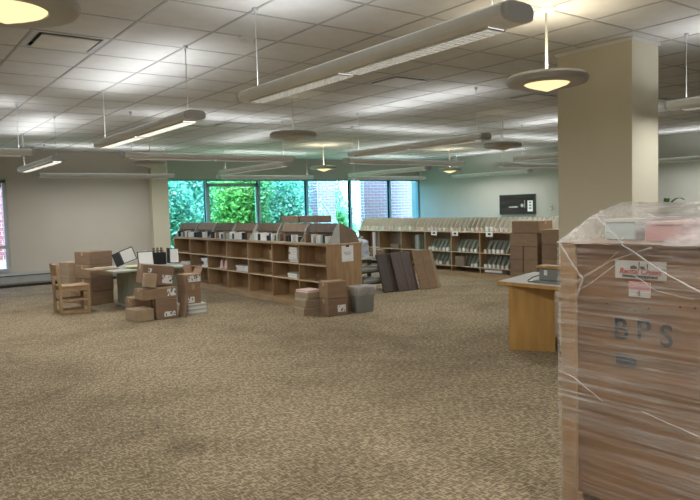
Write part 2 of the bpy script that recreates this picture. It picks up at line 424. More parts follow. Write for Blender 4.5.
# ---- ceiling: slab, metal grid, tiles one by one
GXO, GYO, T = 1.77, 4.40, .608
ceil = MB().box(XL - .2, XR + .2, YN - .2, YW + .3, H + .06, H + .2).build('ceiling', 'slab', **S)
kx0, kx1 = math.floor((XL - GXO) / T), math.ceil((XR - GXO) / T)
ky0, ky1 = math.floor((YN - GYO) / T), math.ceil((YW + .1 - GYO) / T)
g = MB()
for k in range(kx0, kx1 + 1):
    x = GXO + k * T
    g.box(x - .010, x + .010, YN, YW, H - .003, H + .002)
for k in range(ky0, ky1 + 1):
    y = GYO + k * T
    g.box(XL, XR, y - .009, y + .009, H - .002, H + .003)
g.build('ceiling_grid', 'grid', ceil)
VENTS = [(-1, 2), (5, 2), (9, 2), (4, 10), (5, 9), (12, 1)]
def tile_shape(mb, cx=0, cy=0, z=0):
    a, b = T / 2 - .008, T / 2 - .013
    vs = [(cx - a, cy - a, z + .012), (cx + a, cy - a, z + .012), (cx + a, cy + a, z + .012), (cx - a, cy + a, z + .012),
          (cx - a, cy - a, z + .006), (cx + a, cy - a, z + .006), (cx + a, cy + a, z + .006), (cx - a, cy + a, z + .006),
          (cx - b, cy - b, z), (cx + b, cy - b, z), (cx + b, cy + b, z), (cx - b, cy + b, z)]
    fs = [(0, 1, 2, 3), (8, 11, 10, 9)] + [(i, i + 4, (i + 1) % 4 + 4, (i + 1) % 4) for i in range(4)] + [(i + 4, i + 8, (i + 1) % 4 + 8, (i + 1) % 4 + 4) for i in range(4)]
    mb.add(vs, fs)
cells = []
for i in range(kx0, kx1):
    for j in range(ky0, ky1):
        if (i, j) in VENTS: continue
        cx, cy = GXO + (i + .5) * T, GYO + (j + .5) * T
        if cx - T / 2 < XL - .3 or cx + T / 2 > XR + .35 or cy - T / 2 < YN - .3 or cy + T / 2 > YW + .4: continue
        pts = [proj((cx + a, cy + b, H)) for a, b in ((-.3, -.3), (.3, -.3), (.3, .3), (-.3, .3))]
        ar = 0
        if all(p[2] > .3 for p in pts):
            u = [min(max(p[0], -60), 760) for p in pts]; v = [min(max(p[1], -60), 560) for p in pts]
            m = proj((cx, cy, H))
            if -60 < m[0] < 760 and -40 < m[1] < 500:
                ar = abs(sum(u[q] * v[(q + 1) % 4] - u[(q + 1) % 4] * v[q] for q in range(4))) / 2
        cells.append((ar, cx, cy))
cells.sort(reverse=True)
tm = MB(); tile_shape(tm); tme = tm.mesh('tile', 'tile')
rest = MB()
for n, (ar, cx, cy) in enumerate(cells):
    if n < 300 and ar > 0:
        link('tile', tme, ceil, (cx, cy, H + random.uniform(.0, .0015)))
    else: tile_shape(rest, cx, cy, H)
rest.build('tile_field', 'tile', ceil, kind='stuff')
# air vents in the ceiling
VL = {(-1, 2): 'square ceiling air diffuser with dark edge above the near left pendant', (5, 2): 'square ceiling air diffuser beyond the middle of the long near light',
      (9, 2): 'square ceiling air diffuser just left of the column top', (4, 10): 'small far ceiling diffuser beside the end of the left lamp', (5, 9): 'small far ceiling diffuser left of the dark round pendant', (12, 1): 'ceiling diffuser right of the column near the right edge'}
for (i, j) in VENTS:
    cx, cy = GXO + (i + .5) * T, GYO + (j + .5) * T
    t = thing('ceiling_diffuser', VL[(i, j)], 'air vent', (cx, cy, H), group='ceiling air diffusers')
    a = T / 2 - .006
    f = MB()
    for q in range(4):
        mx = Matrix.Rotation(q * math.pi / 2, 4, 'Z')
        f.prism([(-a, -a), (a, -a), (a - .05, -a + .05), (-a + .05, -a + .05)], .0, .012, 'z', mx)
    f.build('frame', 'metal_grey', t)
    MB().box(-a + .05, a - .05, -a + .05, a - .05, .035, .045).build('plenum', 'grey_plastic', t)
    MB().cbox(-.222, .222, -.222, .222, -.012, -.002, .003).build('face_plate', 'dustywhite', t)
    MB().box(-.02, .02, -.02, .02, -.002, .036).build('stem', 'metal_grey', t)

# ------------------------------------------------------------------ linear suspended lights
FZ = 2.33
def fixture_parts(t, L, lit):
    hw, hh = .098, .044
    n = 14; prof = []
    for k in range(n):      # flattened tube section, flat bottom
        a = 2 * math.pi * k / n
        ca, sa = math.cos(a), math.sin(a)
        prof.append((hw * math.copysign(abs(ca) ** .55, ca), hh * math.copysign(abs(sa) ** .75, sa)))
    b = MB()
    n0 = len(prof)
    vs = []
    ys = [-L / 2 + .03, L / 2 - .03]
    for y in ys:
        for p in prof: vs.append((p[0], y, p[1]))
    fs = []
    for k in range(n0):
        k2 = (k + 1) % n0
        fs.append((k, k2, n0 + k2, n0 + k))
    b.add(vs, fs); b.build('housing', 'fixture', t, True)
    for s in (-1, 1):
        e = MB(); vs = []; fs = []
        for q, (sc, yo) in enumerate(((1.0, -.03), (1.0, -.008), (.9, 0))):
            for p in prof: vs.append((p[0] * sc, s * (L / 2 + yo), p[1] * sc))
        for q in range(2):
            for k in range(n0):
                k2 = (k + 1) % n0
                fs.append((q * n0 + k, q * n0 + k2, (q + 1) * n0 + k2, (q + 1) * n0 + k))
        fs.append(tuple(2 * n0 + k for k in range(n0)))
        e.add(vs, fs); e.build('end_cap', 'metal_grey', t, True)
    # two louvres below with lamps behind
    for s in (-1, 1):
        y0, y1 = (-L / 2 + .14, -.03) if s < 0 else (.03, L / 2 - .14)
        lv = MB(); lv.box(-.052, .052, y0, y1, -hh - .002, -hh + .004)
        lo = lv.build('lamp_panel', 'lamp' if lit == 1.1 else 'lamp_dim', t)
        bl = MB()
        for x in (-.056, -.028, 0, .028, .056): bl.box(x - .0025, x + .0025, y0 - .002, y1 + .002, -hh - .010 if abs(x) < .05 else -hh - .010, -hh - .0022 if abs(x) < .05 else -hh + .003)
        nb = int((y1 - y0) / .045)
        for k in range(nb + 1):
            y = y0 + (y1 - y0) * k / nb
            bl.box(-.056, .056, y - .002, y + .002, -hh - .0095, -hh - .0024)
        bl.build('louvre', 'white', lo)
    for s in (-1, 1):
        y = s * (L / 2 - .16)
        MB().tube([(0, y, hh - .002), (0, y, H - FZ)], .0028, 6).build('cable', 'wire', t)
        MB().lathe([(.0, 0), (.02, 0), (.02, -.02), (.006, -.028), (.006, -.05), (0, -.05)], 12, (0, y, H - FZ)).build('ceiling_hook', 'metal_grey', t)
    ld = bpy.data.lights.new('uplight', 'AREA'); ld.shape = 'RECTANGLE'; ld.size = .12; ld.size_y = L - .3
    ld.energy = UP_W * lit; ld.color = (.97, .985, 1); ld.spread = R(165)
    lo = bpy.data.objects.new('uplight', ld); COL.objects.link(lo); lo.parent = t
    lo.location = (0, 0, hh + .015); lo.rotation_euler = (math.pi, 0, 0)
    ld = bpy.data.lights.new('downlight', 'AREA'); ld.shape = 'RECTANGLE'; ld.size = .10; ld.size_y = L - .3
    ld.energy = DOWN_W * lit; ld.color = (1, .985, .965)
    lo = bpy.data.objects.new('downlight', ld); COL.objects.link(lo); lo.parent = t
    lo.location = (0, 0, -hh - .03)
FZ = 2.33
FIX = [  # x, y, length, along, lit, label
    (2.36, 3.17, 2.52, 'y', 1.0, 'long nearest hanging light with pierced louvre across the upper middle'),
    (2.36, 6.74, 2.74, 'y', 1.1, 'hanging tube light left of centre lit in two strips'),
    (2.36, 11.50, 2.66, 'y', 1.1, 'short-looking hanging tube light before the blank left wall'),
    (.45, 9.35, 2.80, 'x', 1.0, 'hanging light running in from the left edge near ceiling'),
    (4.40, 9.42, 2.80, 'x', .75, 'hanging light seen side on right of the lit left tube'),
    (4.34, 14.45, 2.84, 'x', .8, 'thin white hanging light in front of the blank left wall'),
    (6.28, 11.70, 2.70, 'y', .6, 'slanting hanging light before the left half of the windows'),
    (8.30, 14.70, 2.70, 'x', .8, 'white hanging light close along the top of the left window panes'),
    (12.35, 14.80, 2.80, 'x', .8, 'white hanging light close along the top of the brick-view window panes'),
    (10.15, 12.25, 2.90, 'y', .6, 'slanting hanging light before the right half of the windows'),
    (8.40, 9.50, 2.90, 'x', .75, 'hanging light seen side on above the two smaller pendants'),
    (6.24, 6.97, 2.75, 'y', .85, 'dark-bellied hanging light right of centre ending beside the round pendant'),
    (14.15, 12.60, 2.80, 'y', .8, 'faint thin hanging light along the far right wall above the dark picture'),
    (12.30, 9.50, 2.80, 'x', .75, 'white hanging light with rounded end, left of the column'),
    (10.00, 6.95, 2.60, 'y', 1.0, 'short visible hanging light disappearing behind the column'),
    (5.92, 1.90, 2.50, 'y', .9, 'hanging light with rounded end right of the column'),
    (14.1, 6.60, 2.70, 'y', .8, 'thin white hanging light low on the wall at the right edge'),
    (-1.57, 3.21, 2.70, 'y', 1.5, 'added unseen fill light hanging to the left of the camera'),  # this and the next two: added out of view to brighten carpet and crate
    (-1.57, -.60, 2.70, 'y', 1.5, 'added unseen fill light hanging behind the camera on the left'),
    (2.38, -.60, 2.70, 'y', 1.5, 'added unseen fill light hanging behind the camera on the right'),
]
for (x, y, L, ax, lit, lab) in FIX:
    t = thing('hanging_light', lab, 'ceiling light', (x, y, FZ), 0 if ax == 'y' else -math.pi / 2, 'suspended tube lights')
    fixture_parts(t, L, lit)

# ------------------------------------------------------------------ round pendants
def pendant(x, y, z, lab, lit):
    t = thing('pendant_light', lab, 'pendant light', (x, y, z), 0, 'round pendant lights')
    MB().lathe([(.0, .045), (.06, .045), (.20, .040), (.275, .03), (.298, .008), (.300, -.012), (.288, -.032), (.265, -.04), (.168, -.036), (.165, -.03)], 48).build('dish', 'dish', t, True)
    MB().lathe([(.165, -.030), (.150, -.042), (.10, -.060), (.04, -.078), (.012, -.088), (0, -.090)], 40).build('glass_bowl', 'bowl' if lit > .9 else 'bowl_off', t, True)
    MB().tube([(0, 0, .044), (0, 0, H - z - .02)], .010, 10).build('stem', 'white', t)
    MB().lathe([(0, H - z - .03), (.03, H - z - .03), (.06, H - z - .02), (.075, H - z - .004), (.075, H - z), (0, H - z)], 24).build('ceiling_canopy', 'white', t, True)
    ld = bpy.data.lights.new('pendant_glow', 'AREA'); ld.shape = 'DISK'; ld.size = .42; ld.energy = PEND_W * lit; ld.color = (1, .86, .62)
    lo = bpy.data.objects.new('pendant_glow', ld); COL.objects.link(lo); lo.parent = t
    lo.location = (0, 0, .06); lo.rotation_euler = (math.pi, 0, 0)
for a in ((.56, 3.20, 2.42, 'large round pendant with glowing yellow bowl cut off by the top left corner', 1.3),
          (4.22, 3.18, 2.42, 'round pendant with pale yellow bowl hanging left of the column', 1.6),
          (4.52, 7.30, 2.45, 'unlit-looking grey round pendant above the middle of the ceiling', .12),
          (8.57, 12.57, 2.43, 'small round pendant glowing in front of the windows', 1.2),
          (12.35, 12.34, 2.41, 'small far pendant with white bowl near the right wall corner', 1.0),
          (8.27, 7.08, 2.42, 'grey round pendant between the tube lights just left of the column', .12),
          (4.61, 12.73, 2.47, 'far small round pendant in front of the pier at the left wall', .12)):
    pendant(*a)
# smoke detector
sm = thing('smoke_detector', 'small white smoke detector on a ceiling tile', 'smoke detector', (2.70, 5.03, H))
MB().lathe([(0, 0), (.075, 0), (.075, -.012), (.062, -.02)], 24).build('base', 'dustywhite', sm, True)
MB().lathe([(.055, -.018), (.05, -.045), (.035, -.055), (0, -.056)], 24).build('sensor', 'dustywhite', sm, True)

# ------------------------------------------------------------------ cardboard boxes
def carton(label, loc, size, rz=0, rot=None, m='card', lab=None, opened=False, raised=False, group=None, tape=True, name='cardboard_box'):
    """size (x,y,z); loc = base centre. lab: list of (face, u, v, w, h), face '-y','-x','+z'"""
    sx, sy, sz = size
    t = thing(name, label, 'box', loc, rz, group, rot)
    if opened:
        b = MB(); q = .006
        b.box(-sx / 2, sx / 2, -sy / 2, sy / 2, 0, q)
        b.box(-sx / 2, sx / 2, -sy / 2, -sy / 2 + q, q, sz); b.box(-sx / 2, sx / 2, sy / 2 - q, sy / 2, q, sz)
        b.box(-sx / 2, -sx / 2 + q, -sy / 2 + q, sy / 2 - q, q, sz); b.box(sx / 2 - q, sx / 2, -sy / 2 + q, sy / 2 - q, q, sz)
        b.build('body', m, t)
        fl = min(sx, sy) / 2 * .9
        for (s, ang) in ((1, 70), (-1, 145)):
            mx = Matrix.Translation((0, s * sy / 2, sz)) @ Matrix.Rotation(R(ang) * s, 4, 'X')
            MB().box(-sx / 2 + .005, sx / 2 - .005, -fl if s > 0 else 0, 0 if s > 0 else fl, -.002, .002, mx).build('flap', m, t)
        for (s, ang) in ((1, 120), (-1, 150)):
            mx = Matrix.Translation((s * sx / 2, 0, sz)) @ Matrix.Rotation(-R(ang) * s, 4, 'Y')
            MB().box(-fl if s > 0 else 0, 0 if s > 0 else fl, -sy / 2 + .005, sy / 2 - .005, -.002, .002, mx).build('flap', m, t)
    else:
        MB().cbox(-sx / 2, sx / 2, -sy / 2, sy / 2, 0, sz, .006).build('body', m, t)
        if tape:
            k = MB(); e = .0012
            if sx >= sy:
                k.box(-sx / 2 + .006, sx / 2 - .006, -.025, .025, sz, sz + e)
                k.box(-sx / 2 - e, -sx / 2, -.025, .025, sz * .72, sz - .006)
            else:
                k.box(-.025, .025, -sy / 2 + .006, sy / 2 - .006, sz, sz + e)
                k.box(-.025, .025, -sy / 2 - e, -sy / 2, sz * .72, sz - .006)
            k.build('tape', 'tape', t)
    if raised:
        mx = Matrix.Translation((0, sy / 2 - .004, sz + .001)) @ Matrix.Rotation(R(-14), 4, 'X')
        MB().box(.0, sx / 2 - .004, -.002, .002, 0, .125, mx).build('flap', m, t)
        mx = Matrix.Translation((sx / 2 - .004, 0, sz + .001)) @ Matrix.Rotation(R(28), 4, 'Y')
        MB().box(-.002, .002, -sy / 2 + .01, sy / 2 - .03, 0, .09, mx).build('flap', m, t)
    for (face, u, v, lw, lh) in (lab or []):
        e = .0015; k = MB()
        if face == '-y': k.box(u - lw / 2, u + lw / 2, -sy / 2 - e, -sy / 2 - .0002, v - lh / 2, v + lh / 2)
        if face == '-x': k.box(-sx / 2 - e, -sx / 2 - .0002, u - lw / 2, u + lw / 2, v - lh / 2, v + lh / 2)
        if face == '+z': k.box(u - lw / 2, u + lw / 2, v - lh / 2, v + lh / 2, sz + .0002, sz + e)
        k.build('shipping_label', 'label', t, label='white printed shipping label')
    return t
bh = .2215
for i, txt in enumerate(('bottom', 'second from the floor', 'third from the floor', 'topmost')):
    carton('brown carton behind the wooden chair, %s of the four-high stack' % txt, (3.15 + (.008 if i % 2 else 0), 11.64, i * (bh + .0015)), (.44, .42, bh), R(19), m='card2' if i % 2 else 'card', group='four-high carton stack behind the chair')
for i, txt in enumerate(('bottom', 'middle', 'topmost')):
    carton('pale carton, %s of the lower stack at the left behind the chair' % txt, (2.93 + .006 * i, 12.20, i * .233), (.30, .40, .232), R(9), m='card_pale', group='three-high carton stack by the wall')

# pile in front of the table
carton('small low carton at the front left of the pile, two faces showing', (3.115, 9.30, 0), (.27, .34, .165), R(6), m='card_pale', group='cartons piled in front of the table')
carton('upright carton standing at the front of the pile with a label low on its face', (3.44, 9.22, 0), (.30, .26, .285), R(-3), m='card2', lab=[('-y', .04, .07, .16, .07)], group='cartons piled in front of the table')
carton('wide carton lying under the tilted big one, label at right', (3.36, 9.30, .287), (.50, .34, .155), R(-2), m='card', lab=[('-y', .17, .085, .12, .10)], group='cartons piled in front of the table')
carton('carton hidden low behind the small front one', (3.34, 9.80, 0), (.44, .24, .27), 0, m='card', group='cartons piled in front of the table')
carton('big tilted reddish carton topping the pile with two labels', (3.385, 9.42, .478), (.45, .30, .28), m='card2', rot=(R(0), R(8), R(-4)), lab=[('-y', .14, .09, .15, .12), ('-y', -.12, .20, .05, .06)], group='cartons piled in front of the table')
carton('pale block standing in for the lighter side face of the big carton', (3.215, 9.165, .470), (.17, .13, .19), m='card_pale', rot=(R(0), R(8), R(-6)), group='cartons piled in front of the table')  # added box in place of the big carton's lighter side face
carton('carton standing on the paper stack at the right end of the pile', (3.87, 9.32, .161), (.24, .28, .289), R(4), m='card', lab=[('-y', -.05, .06, .13, .09)], group='cartons piled in front of the table')
carton('open carton with raised flap on the right end of the pile', (3.88, 9.33, .4515), (.26, .28, .14), R(4), m='card', lab=[('-y', .015, .075, .20, .09)], raised=True, group='cartons piled in front of the table')
# leaning flattened carton and loose paper stack
fc = thing('flattened_carton', 'flattened carton leaning edgeways at the right of the pile', 'cardboard', (3.655, 9.10, .001), 0, rot=(R(0), R(10), R(5)))
MB().box(-.004, .004, -.10, .10, 0, .32).build('sheet', 'card', fc); MB().box(.0045, .010, -.10, .10, .01, .29).build('sheet', 'card2', fc)
ps = thing('paper_stack', 'grey stack of papers on the carpet under the right-hand carton column', 'paper', (3.92, 9.30, 0), R(4))
for i in range(8):
    MB().box(-.15 + .006 * (i % 3), .15 - .004 * (i % 2), -.12, .12 - .005 * (i % 3), i * .020, i * .020 + .019).build('sheaf', ('gabledark', 'paper', 'dustywhite')[i % 3], ps)

# ------------------------------------------------------------------ table with papers and binders
tb = thing('work_table', 'grey-green laminate table loaded with papers behind the carton pile', 'table', (3.65, 10.72, 0))
MB().cbox(-.60, .60, -.58, .56, .612, .642, .006).build('tabletop', 'tabletop', tb)
MB().box(-.602, .602, -.586, -.58, .614, .640).build('edge_band', 'pale_green', tb)
for s in (-.25, .38):
    b = MB(); b.box(s, s + .16, -.30, .50, .03, .612); b.build('pedestal', 'pale_green', tb)
    MB().box(s - .02, s + .18, -.34, .54, 0, .03).build('foot_plate', 'metal_grey', tb)
    for q in (-.05, .22): MB().box(s - .004, s - .0004, q, q + .008, .05, .60).build('panel_joint', 'fin2', tb)
MB().box(-.09, .38, .08, .12, .36, .56).build('modesty_panel', 'pale_green', tb)
TT = .642
cs = thing('cardboard_sheet', 'brown cardboard sheet overhanging the left edge of the table', 'cardboard', (3.05, 10.80, TT + .001), R(4))
MB().box(-.22, .18, -.26, .26, 0, .006).build('sheet', 'card_pale', cs); MB().box(-.22, .18, -.26, -.02, .007, .013).build('fold', 'card', cs)
def binder(label, loc, rz, w_, h_, lean, twist=0, side=True):
    t = thing('open_binder', label, 'binder', loc, 0, 'black binders standing on the table', rot=(R(-lean), R(twist), rz))
    MB().cbox(-w_ / 2 - .015, w_ / 2 + .015, .0, .012, 0, h_, .003).build('cover', 'black', t)
    MB().box(-w_ / 2, w_ / 2, -.010, -.0005, .012, h_ - .014).build('page', 'paper', t)
    if side:
        mx = Matrix.Translation((-w_ / 2 - .016, 0, 0)) @ Matrix.Rotation(R(-118), 4, 'Z')
        MB().box(0, .045, 0, .010, 0, h_, mx).build('spine', 'black', t)
        mx2 = mx @ Matrix.Translation((.046, 0, 0)) @ Matrix.Rotation(R(-40), 4, 'Z')
        MB().box(0, w_ * .55, 0, .008, 0, h_, mx2).build('back_cover', 'black', t)
    return t
binder('black binder propped askew at the left end of the table', (3.55, 10.93, TT + .082), R(-12), .20, .22, 0, -20)
binder('black binder standing upright in the middle of the table', (3.74, 10.72, TT), R(4), .24, .245, 10, 0, False)
binder('black binder turned with its page to the right on the table', (4.20, 10.70, TT + .018), R(22), .19, .25, 4, 4)
bg = thing('storage_caddy', 'black open caddy on the table holding brown bottles', 'caddy', (4.00, 10.92, TT), 0)
b = MB(); b.box(-.12, .12, -.09, .09, 0, .008); b.box(-.12, .12, -.09, -.082, .008, .20); b.box(-.12, .12, .082, .09, .008, .20); b.box(-.12, -.112, -.082, .082, .008, .20); b.box(.112, .12, -.082, .082, .008, .20)
b.build('tub', 'black', bg); MB().tube([(-.112, 0, .20), (-.112, 0, .225), (.0, 0, .232), (.112, 0, .225), (.112, 0, .20)], .006, 6).build('handle', 'black', bg)
for i, txt in enumerate(('left', 'middle', 'right')):
    bo = thing('brown_bottle', 'small brown bottle, the %s one of three sticking out of the black caddy' % txt, 'bottle', (3.93 + .065 * i, 10.885, TT + .009), group='brown bottles in the caddy')
    MB().lathe([(0, 0), (.028, 0), (.028, .17), (.022, .20), (.018, .215), (.018, .235)], 14).build('body', 'brown_dark', bo, True)
    MB().lathe([(.022, .228), (.022, .268), (.016, .275), (0, .276)], 14).build('cap', 'brown_mid', bo, True)
pp = thing('paper_pile', 'yellowish loose papers spread at the front of the table', 'paper', (3.62, 10.45, TT), R(0))
for i in range(9):
    a = R(random.uniform(-30, 30)); mx = Matrix.Translation((random.uniform(-.16, .14), random.uniform(-.08, .1), .002 + i * .0042)) @ Matrix.Rotation(a, 4, 'Z')
    MB().box(-.14, .14, -.10, .10, 0, .004, mx).build('sheet', random.choice(['paper_y', 'paper_y', 'paper']), pp)
wc = thing('white_bowl', 'white cup lying behind the middle binder on the table', 'cup', (3.78, 11.02, TT + .001))
MB().lathe([(0, 0), (.045, 0), (.06, .12), (.075, .24), (.072, .24), (.056, .12), (.04, .008), (0, .008)], 20).build('cup_body', 'paper', wc, True)
MB().lathe([(.070, .238), (.078, .238), (.078, .246), (.070, .246), (.070, .238)], 20).build('rim', 'dustywhite', wc, True)

# ------------------------------------------------------------------ wooden chair with runner base
ch = thing('wooden_chair', 'honey oak library chair with runner legs standing by the left boxes', 'chair', (2.585, 10.86, 0))
for s in (-1, 1):
    y = s * .195
    leg = MB(); leg.prism([(-.225, .0), (-.185, .0), (-.180, .40), (-.215, .77), (-.255, .77), (-.225, .40)], y - .018, y + .018, 'y'); leg.build('leg', 'oak', ch)
    leg = MB(); leg.prism([(.185, .0), (.225, .0), (.225, .415), (.175, .415)], y - .016, y + .016, 'y'); leg.build('leg', 'oak', ch)
    MB().cbox(-.184, .184, y - .015, y + .015, .0, .055, .006).build('runner', 'oak_h', ch)
    MB().cbox(-.182, .178, y - .013, y + .013, .345, .40, .004).build('side_rail', 'oak_h', ch)
    MB().cbox(-.182, .184, y - .010, y + .010, .19, .225, .004).build('stretcher', 'oak_h', ch)
st = MB()
for i in range(6):
    x0 = -.20 + .43 * i / 6
    st.prism([(x0, .415 - .006 * math.sin(i / 6 * math.pi)), (x0 + .0717, .415 - .006 * math.sin((i + 1) / 6 * math.pi)), (x0 + .0717, .438 - .010 * math.sin((i + 1) / 6 * math.pi)), (x0, .438 - .010 * math.sin(i / 6 * math.pi))], -.205, .205, 'y')
st.build('seat', 'oak_h', ch)
def slat(z0, z1, nm):
    k = MB(); N = 8
    for i in range(N):
        a, bb = -.169 + .338 * i / N, -.169 + .338 * (i + 1) / N
        da, db = -.035 * (1 - (a / .169) ** 2), -.035 * (1 - (bb / .169) ** 2)
        def X(z, d): return -.20 - (z - .4) * .10 + d
        vs = []
        for (yy, d) in ((a, da), (bb, db)):
            for z in (z0, z1 + .02 * (1 - (yy / .169) ** 2)):
                vs += [(X(z, d) - .010, yy, z), (X(z, d) + .010, yy, z)]
        k.add(vs, [(0, 1, 3, 2), (4, 6, 7, 5), (0, 4, 5, 1), (2, 3, 7, 6), (0, 2, 6, 4), (1, 5, 7, 3)])
    k.build(nm, 'oak_h', ch)
slat(.60, .755, 'backrest')
MB().cbox(-.195, -.175, -.169, .169, .19, .225, .004).build('stretcher', 'oak_h', ch)
MB().cbox(.185, .215, -.169, .169, .355, .412, .004).build('front_rail', 'oak_h', ch)

# ------------------------------------------------------------------ long double-sided bookcase
SX0, SX1, SY0, SY1, SH = 5.36, 5.98, 7.84, 13.62, .985
bays = [13.62, 12.76, 11.94, 11.10, 10.28, 9.44, 8.62, 7.84]
bc = thing('bookcase', 'long double-sided oak bookcase with empty bays before the windows', 'bookcase', (SX0, SY0, 0))
def P_(mb, nm, m, **k): return mb.build(nm, m, bc, **k)
LX, LY = SX1 - SX0, SY1 - SY0
P_(MB().cbox(0, LX, 0, .035, 0, SH - .03, .004), 'end_panel', 'oak')
P_(MB().cbox(0, LX, LY - .035, LY, 0, SH - .03, .004), 'end_panel', 'oak')
P_(MB().cbox(-.012, LX + .012, -.006, LY + .006, SH - .03, SH, .005), 'top_board', 'oak_h')
P_(MB().box(.012, LX - .012, .036, LY - .036, 0, .09), 'plinth', 'oak_h')
P_(MB().box(LX / 2 - .008, LX / 2 + .008, .036, LY - .036, .091, SH - .031), 'back_panel', 'oak')
for y in bays[1:-1]:
    yy = y - SY0
    P_(MB().box(.004, LX / 2 - .009, yy - .011, yy + .011, .091, SH - .031), 'divider', 'oak')
for i in range(7):
    y1, y0 = bays[i] - SY0 - .013, bays[i + 1] - SY0 + .013
    if i == 0: y1 = LY - .037
    if i == 6: y0 = .037
    for z in (.43, .675):
        s_ = P_(MB().box(.012, LX / 2 - .009, y0, y1, z - .018, z), 'shelf', 'oak_h')
        MB().box(.004, .0118, y0, y1, z - .019, z + .001).build('edge_strip', 'oak_pale', s_)
    P_(MB().box(.006, LX / 2 - .009, y0, y1, .0915, .108), 'bottom_shelf', 'oak_h')
    P_(MB().box(.004, .012, y0 - .013, y1 + .013, .004, .088), 'plinth_board', 'oak_h')
nt_ = thing('paper_notice', 'white paper notice taped to the end of the long bookcase', 'notice', (5.72, SY0 - .0012, .835))
MB().box(-.105, .105, -.0008, .0002, -.12, .115).build('sheet', 'notice', nt_)
MB().box(-.03, .03, -.0016, -.0009, .095, .125).build('clip', 'black', nt_)
for k, (l_, z) in enumerate(((.07, .02), (.075, 0.0), (.05, -.02))):
    MB().box(-l_, l_ * .9, -.0013, -.0009, z - .003, z + .003).build('print_line', 'grey_plastic', nt_)

# face-out display bins standing on the bookcase
db = thing('display_bins', 'row of sloped dark book display bins standing on the long bookcase', 'display rack', (SX0, SY0, SH))
gab = [(.025, .002), (.10, .10), (.145, .20), (.19, .265), (.225, .298), (.238, .298), (.238, .002)]
gm = MB().prism(gab, -.007, .007, 'y').mesh('gable', 'gabledark')
for y in bays: link('gable', gm, db, (0, min(max(y - SY0, .02), LY - .02), 0))
for i in range(7):
    y1, y0 = min(bays[i] - SY0, LY - .02) - .008, max(bays[i + 1] - SY0, .02) + .008
    MB().prism([(.212, .002), (.224, .002), (.236, .296), (.226, .296)], y0, y1, 'y').build('back_board', 'brown_mid', db)
    # hinged lid leaning over the books
    MB().prism([(.150, .165), (.156, .160), (.224, .285), (.218, .290)], y0, y1 - .06, 'y').build('lid', 'brown_mid' if i % 2 else 'brown_dark', db)
    MB().box(.02, .21, y0, y1, .002, .010).build('tray', 'gabledark', db)
for yy in (.02, LY - .02):
    MB().prism([(.24, .002), (.24, .298), (.262, .296), (.53, .16), (.585, .02), (.585, .002)], yy - .008, yy + .008, 'y').build('rear_gable', 'brown_mid', db)
MB().prism([(.244, .282), (.26, .292), (.53, .156), (.525, .14)], .03, LY - .03, 'y').build('rear_slope', 'brown_mid', db)
# paperbacks in the bins
pb = []
for m_ in ('paper', 'dustywhite', 'black', 'greybook', 'paper', 'card'):
    k = MB(); k.cbox(-.012, .10, -.02, .02, 0, .135, .002); pb.append(k.mesh('display_book', m_))
random.seed(3)
for i in range(7):
    y1, y0 = min(bays[i], SY1 - .03) - .05, max(bays[i + 1], SY0 + .03) + .05
    n = 11
    for j in range(n):
        if random.random() < .13: continue
        q = random.randrange(6) if i != 1 else random.choice((2, 2, 0))
        bn = ('white', 'off-white', 'black', 'grey-green', 'white', 'brown')[q]
        o = link('display_book', pb[q], None, (SX0 + .052 + random.uniform(-.008, .012), y0 + (y1 - y0) * j / (n - 1), SH + .011), None,
                 label='small %s book in the %s display bin from the left on the long bookcase' % (bn, ('first', 'second', 'third', 'fourth', 'fifth', 'sixth', 'seventh')[i]), cat='book', group='books in the display bins')
        o.scale = (1, random.uniform(.55, 1.1), random.uniform(.62, .98))
carton('flat dark carton lying on the rear side of the display bins, left piece', (5.80, 9.38, SH + .302), (.24, .55, .105), m='brown_mid', tape=False, group='flat cartons on the display bins')
carton('flat dark carton lying on the rear side of the display bins, right piece', (5.80, 8.79, SH + .302), (.24, .55, .105), m='brown_mid', tape=False, group='flat cartons on the display bins')

# things left on its shelves
def bookstack(label, x, y, z, n, w_, d, th, mats, rz=0, jitter=.01):
    for i in range(n):
        t = thing('book', label % ('lowest', 'second', 'third', 'fourth', 'fifth', 'sixth', 'seventh')[i] if '%s' in label else label, 'book', (x + random.uniform(-jitter, jitter), y + random.uniform(-jitter, jitter), z + i * th), rz + R(random.uniform(-6, 6)), 'books left in the bookcase')
        mm = mats[i % len(mats)]
        MB().box(-d / 2, d / 2, -w_ / 2, w_ / 2, 0, .003).build('cover', mm, t); MB().box(-d / 2, d / 2, -w_ / 2, w_ / 2, th - .004, th - .001).build('cover', mm, t)
        MB().box(-d / 2 + .004, d / 2 - .004, -w_ / 2 + .004, w_ / 2 - .004, .0032, th - .0042).build('pages', 'paper', t)
bookstack('grey-green book, %s of the tall stack in the top row near the bookcase end', 5.50, 8.86, .676, 6, .24, .18, .040, ['greybook', 'gabledark', 'paper'])
bookstack('book, %s of the low stack in the middle row near the bookcase end', 5.50, 8.90, .431, 2, .30, .18, .035, ['dustywhite', 'greybook'])
bookstack('book, %s of the flat stack in the middle row at mid bookcase', 5.50, 10.62, .431, 3, .42, .18, .034, ['greybook', 'paper', 'greybook'])
bookstack('white book, %s of the slipping stack in the middle row at the left', 5.50, 12.15, .431, 5, .26, .20, .034, ['paper', 'dustywhite'], 0, .03)
bookstack('pale book, %s lying in the middle row at the far left bay', 5.50, 13.15, .431, 2, .5, .2, .024, ['gabledark', 'dustywhite'])
for i in range(2):
    t = thing('bookend', 'pink slipper-shaped bookend, %s of two in the middle row' % ('left', 'right')[i], 'bookend', (5.48, 11.54 - i * .19, .431), R(10), 'pink bookends')
    MB().box(-.06, .06, -.05, .05, 0, .012).build('base', 'pinkpale', t)
    MB().prism([(-.05, .012), (.05, .012), (.05, .05), (.02, .15), (-.02, .16), (-.045, .08)], -.02, .025, 'x').build('shape', 'pinkpale', t)
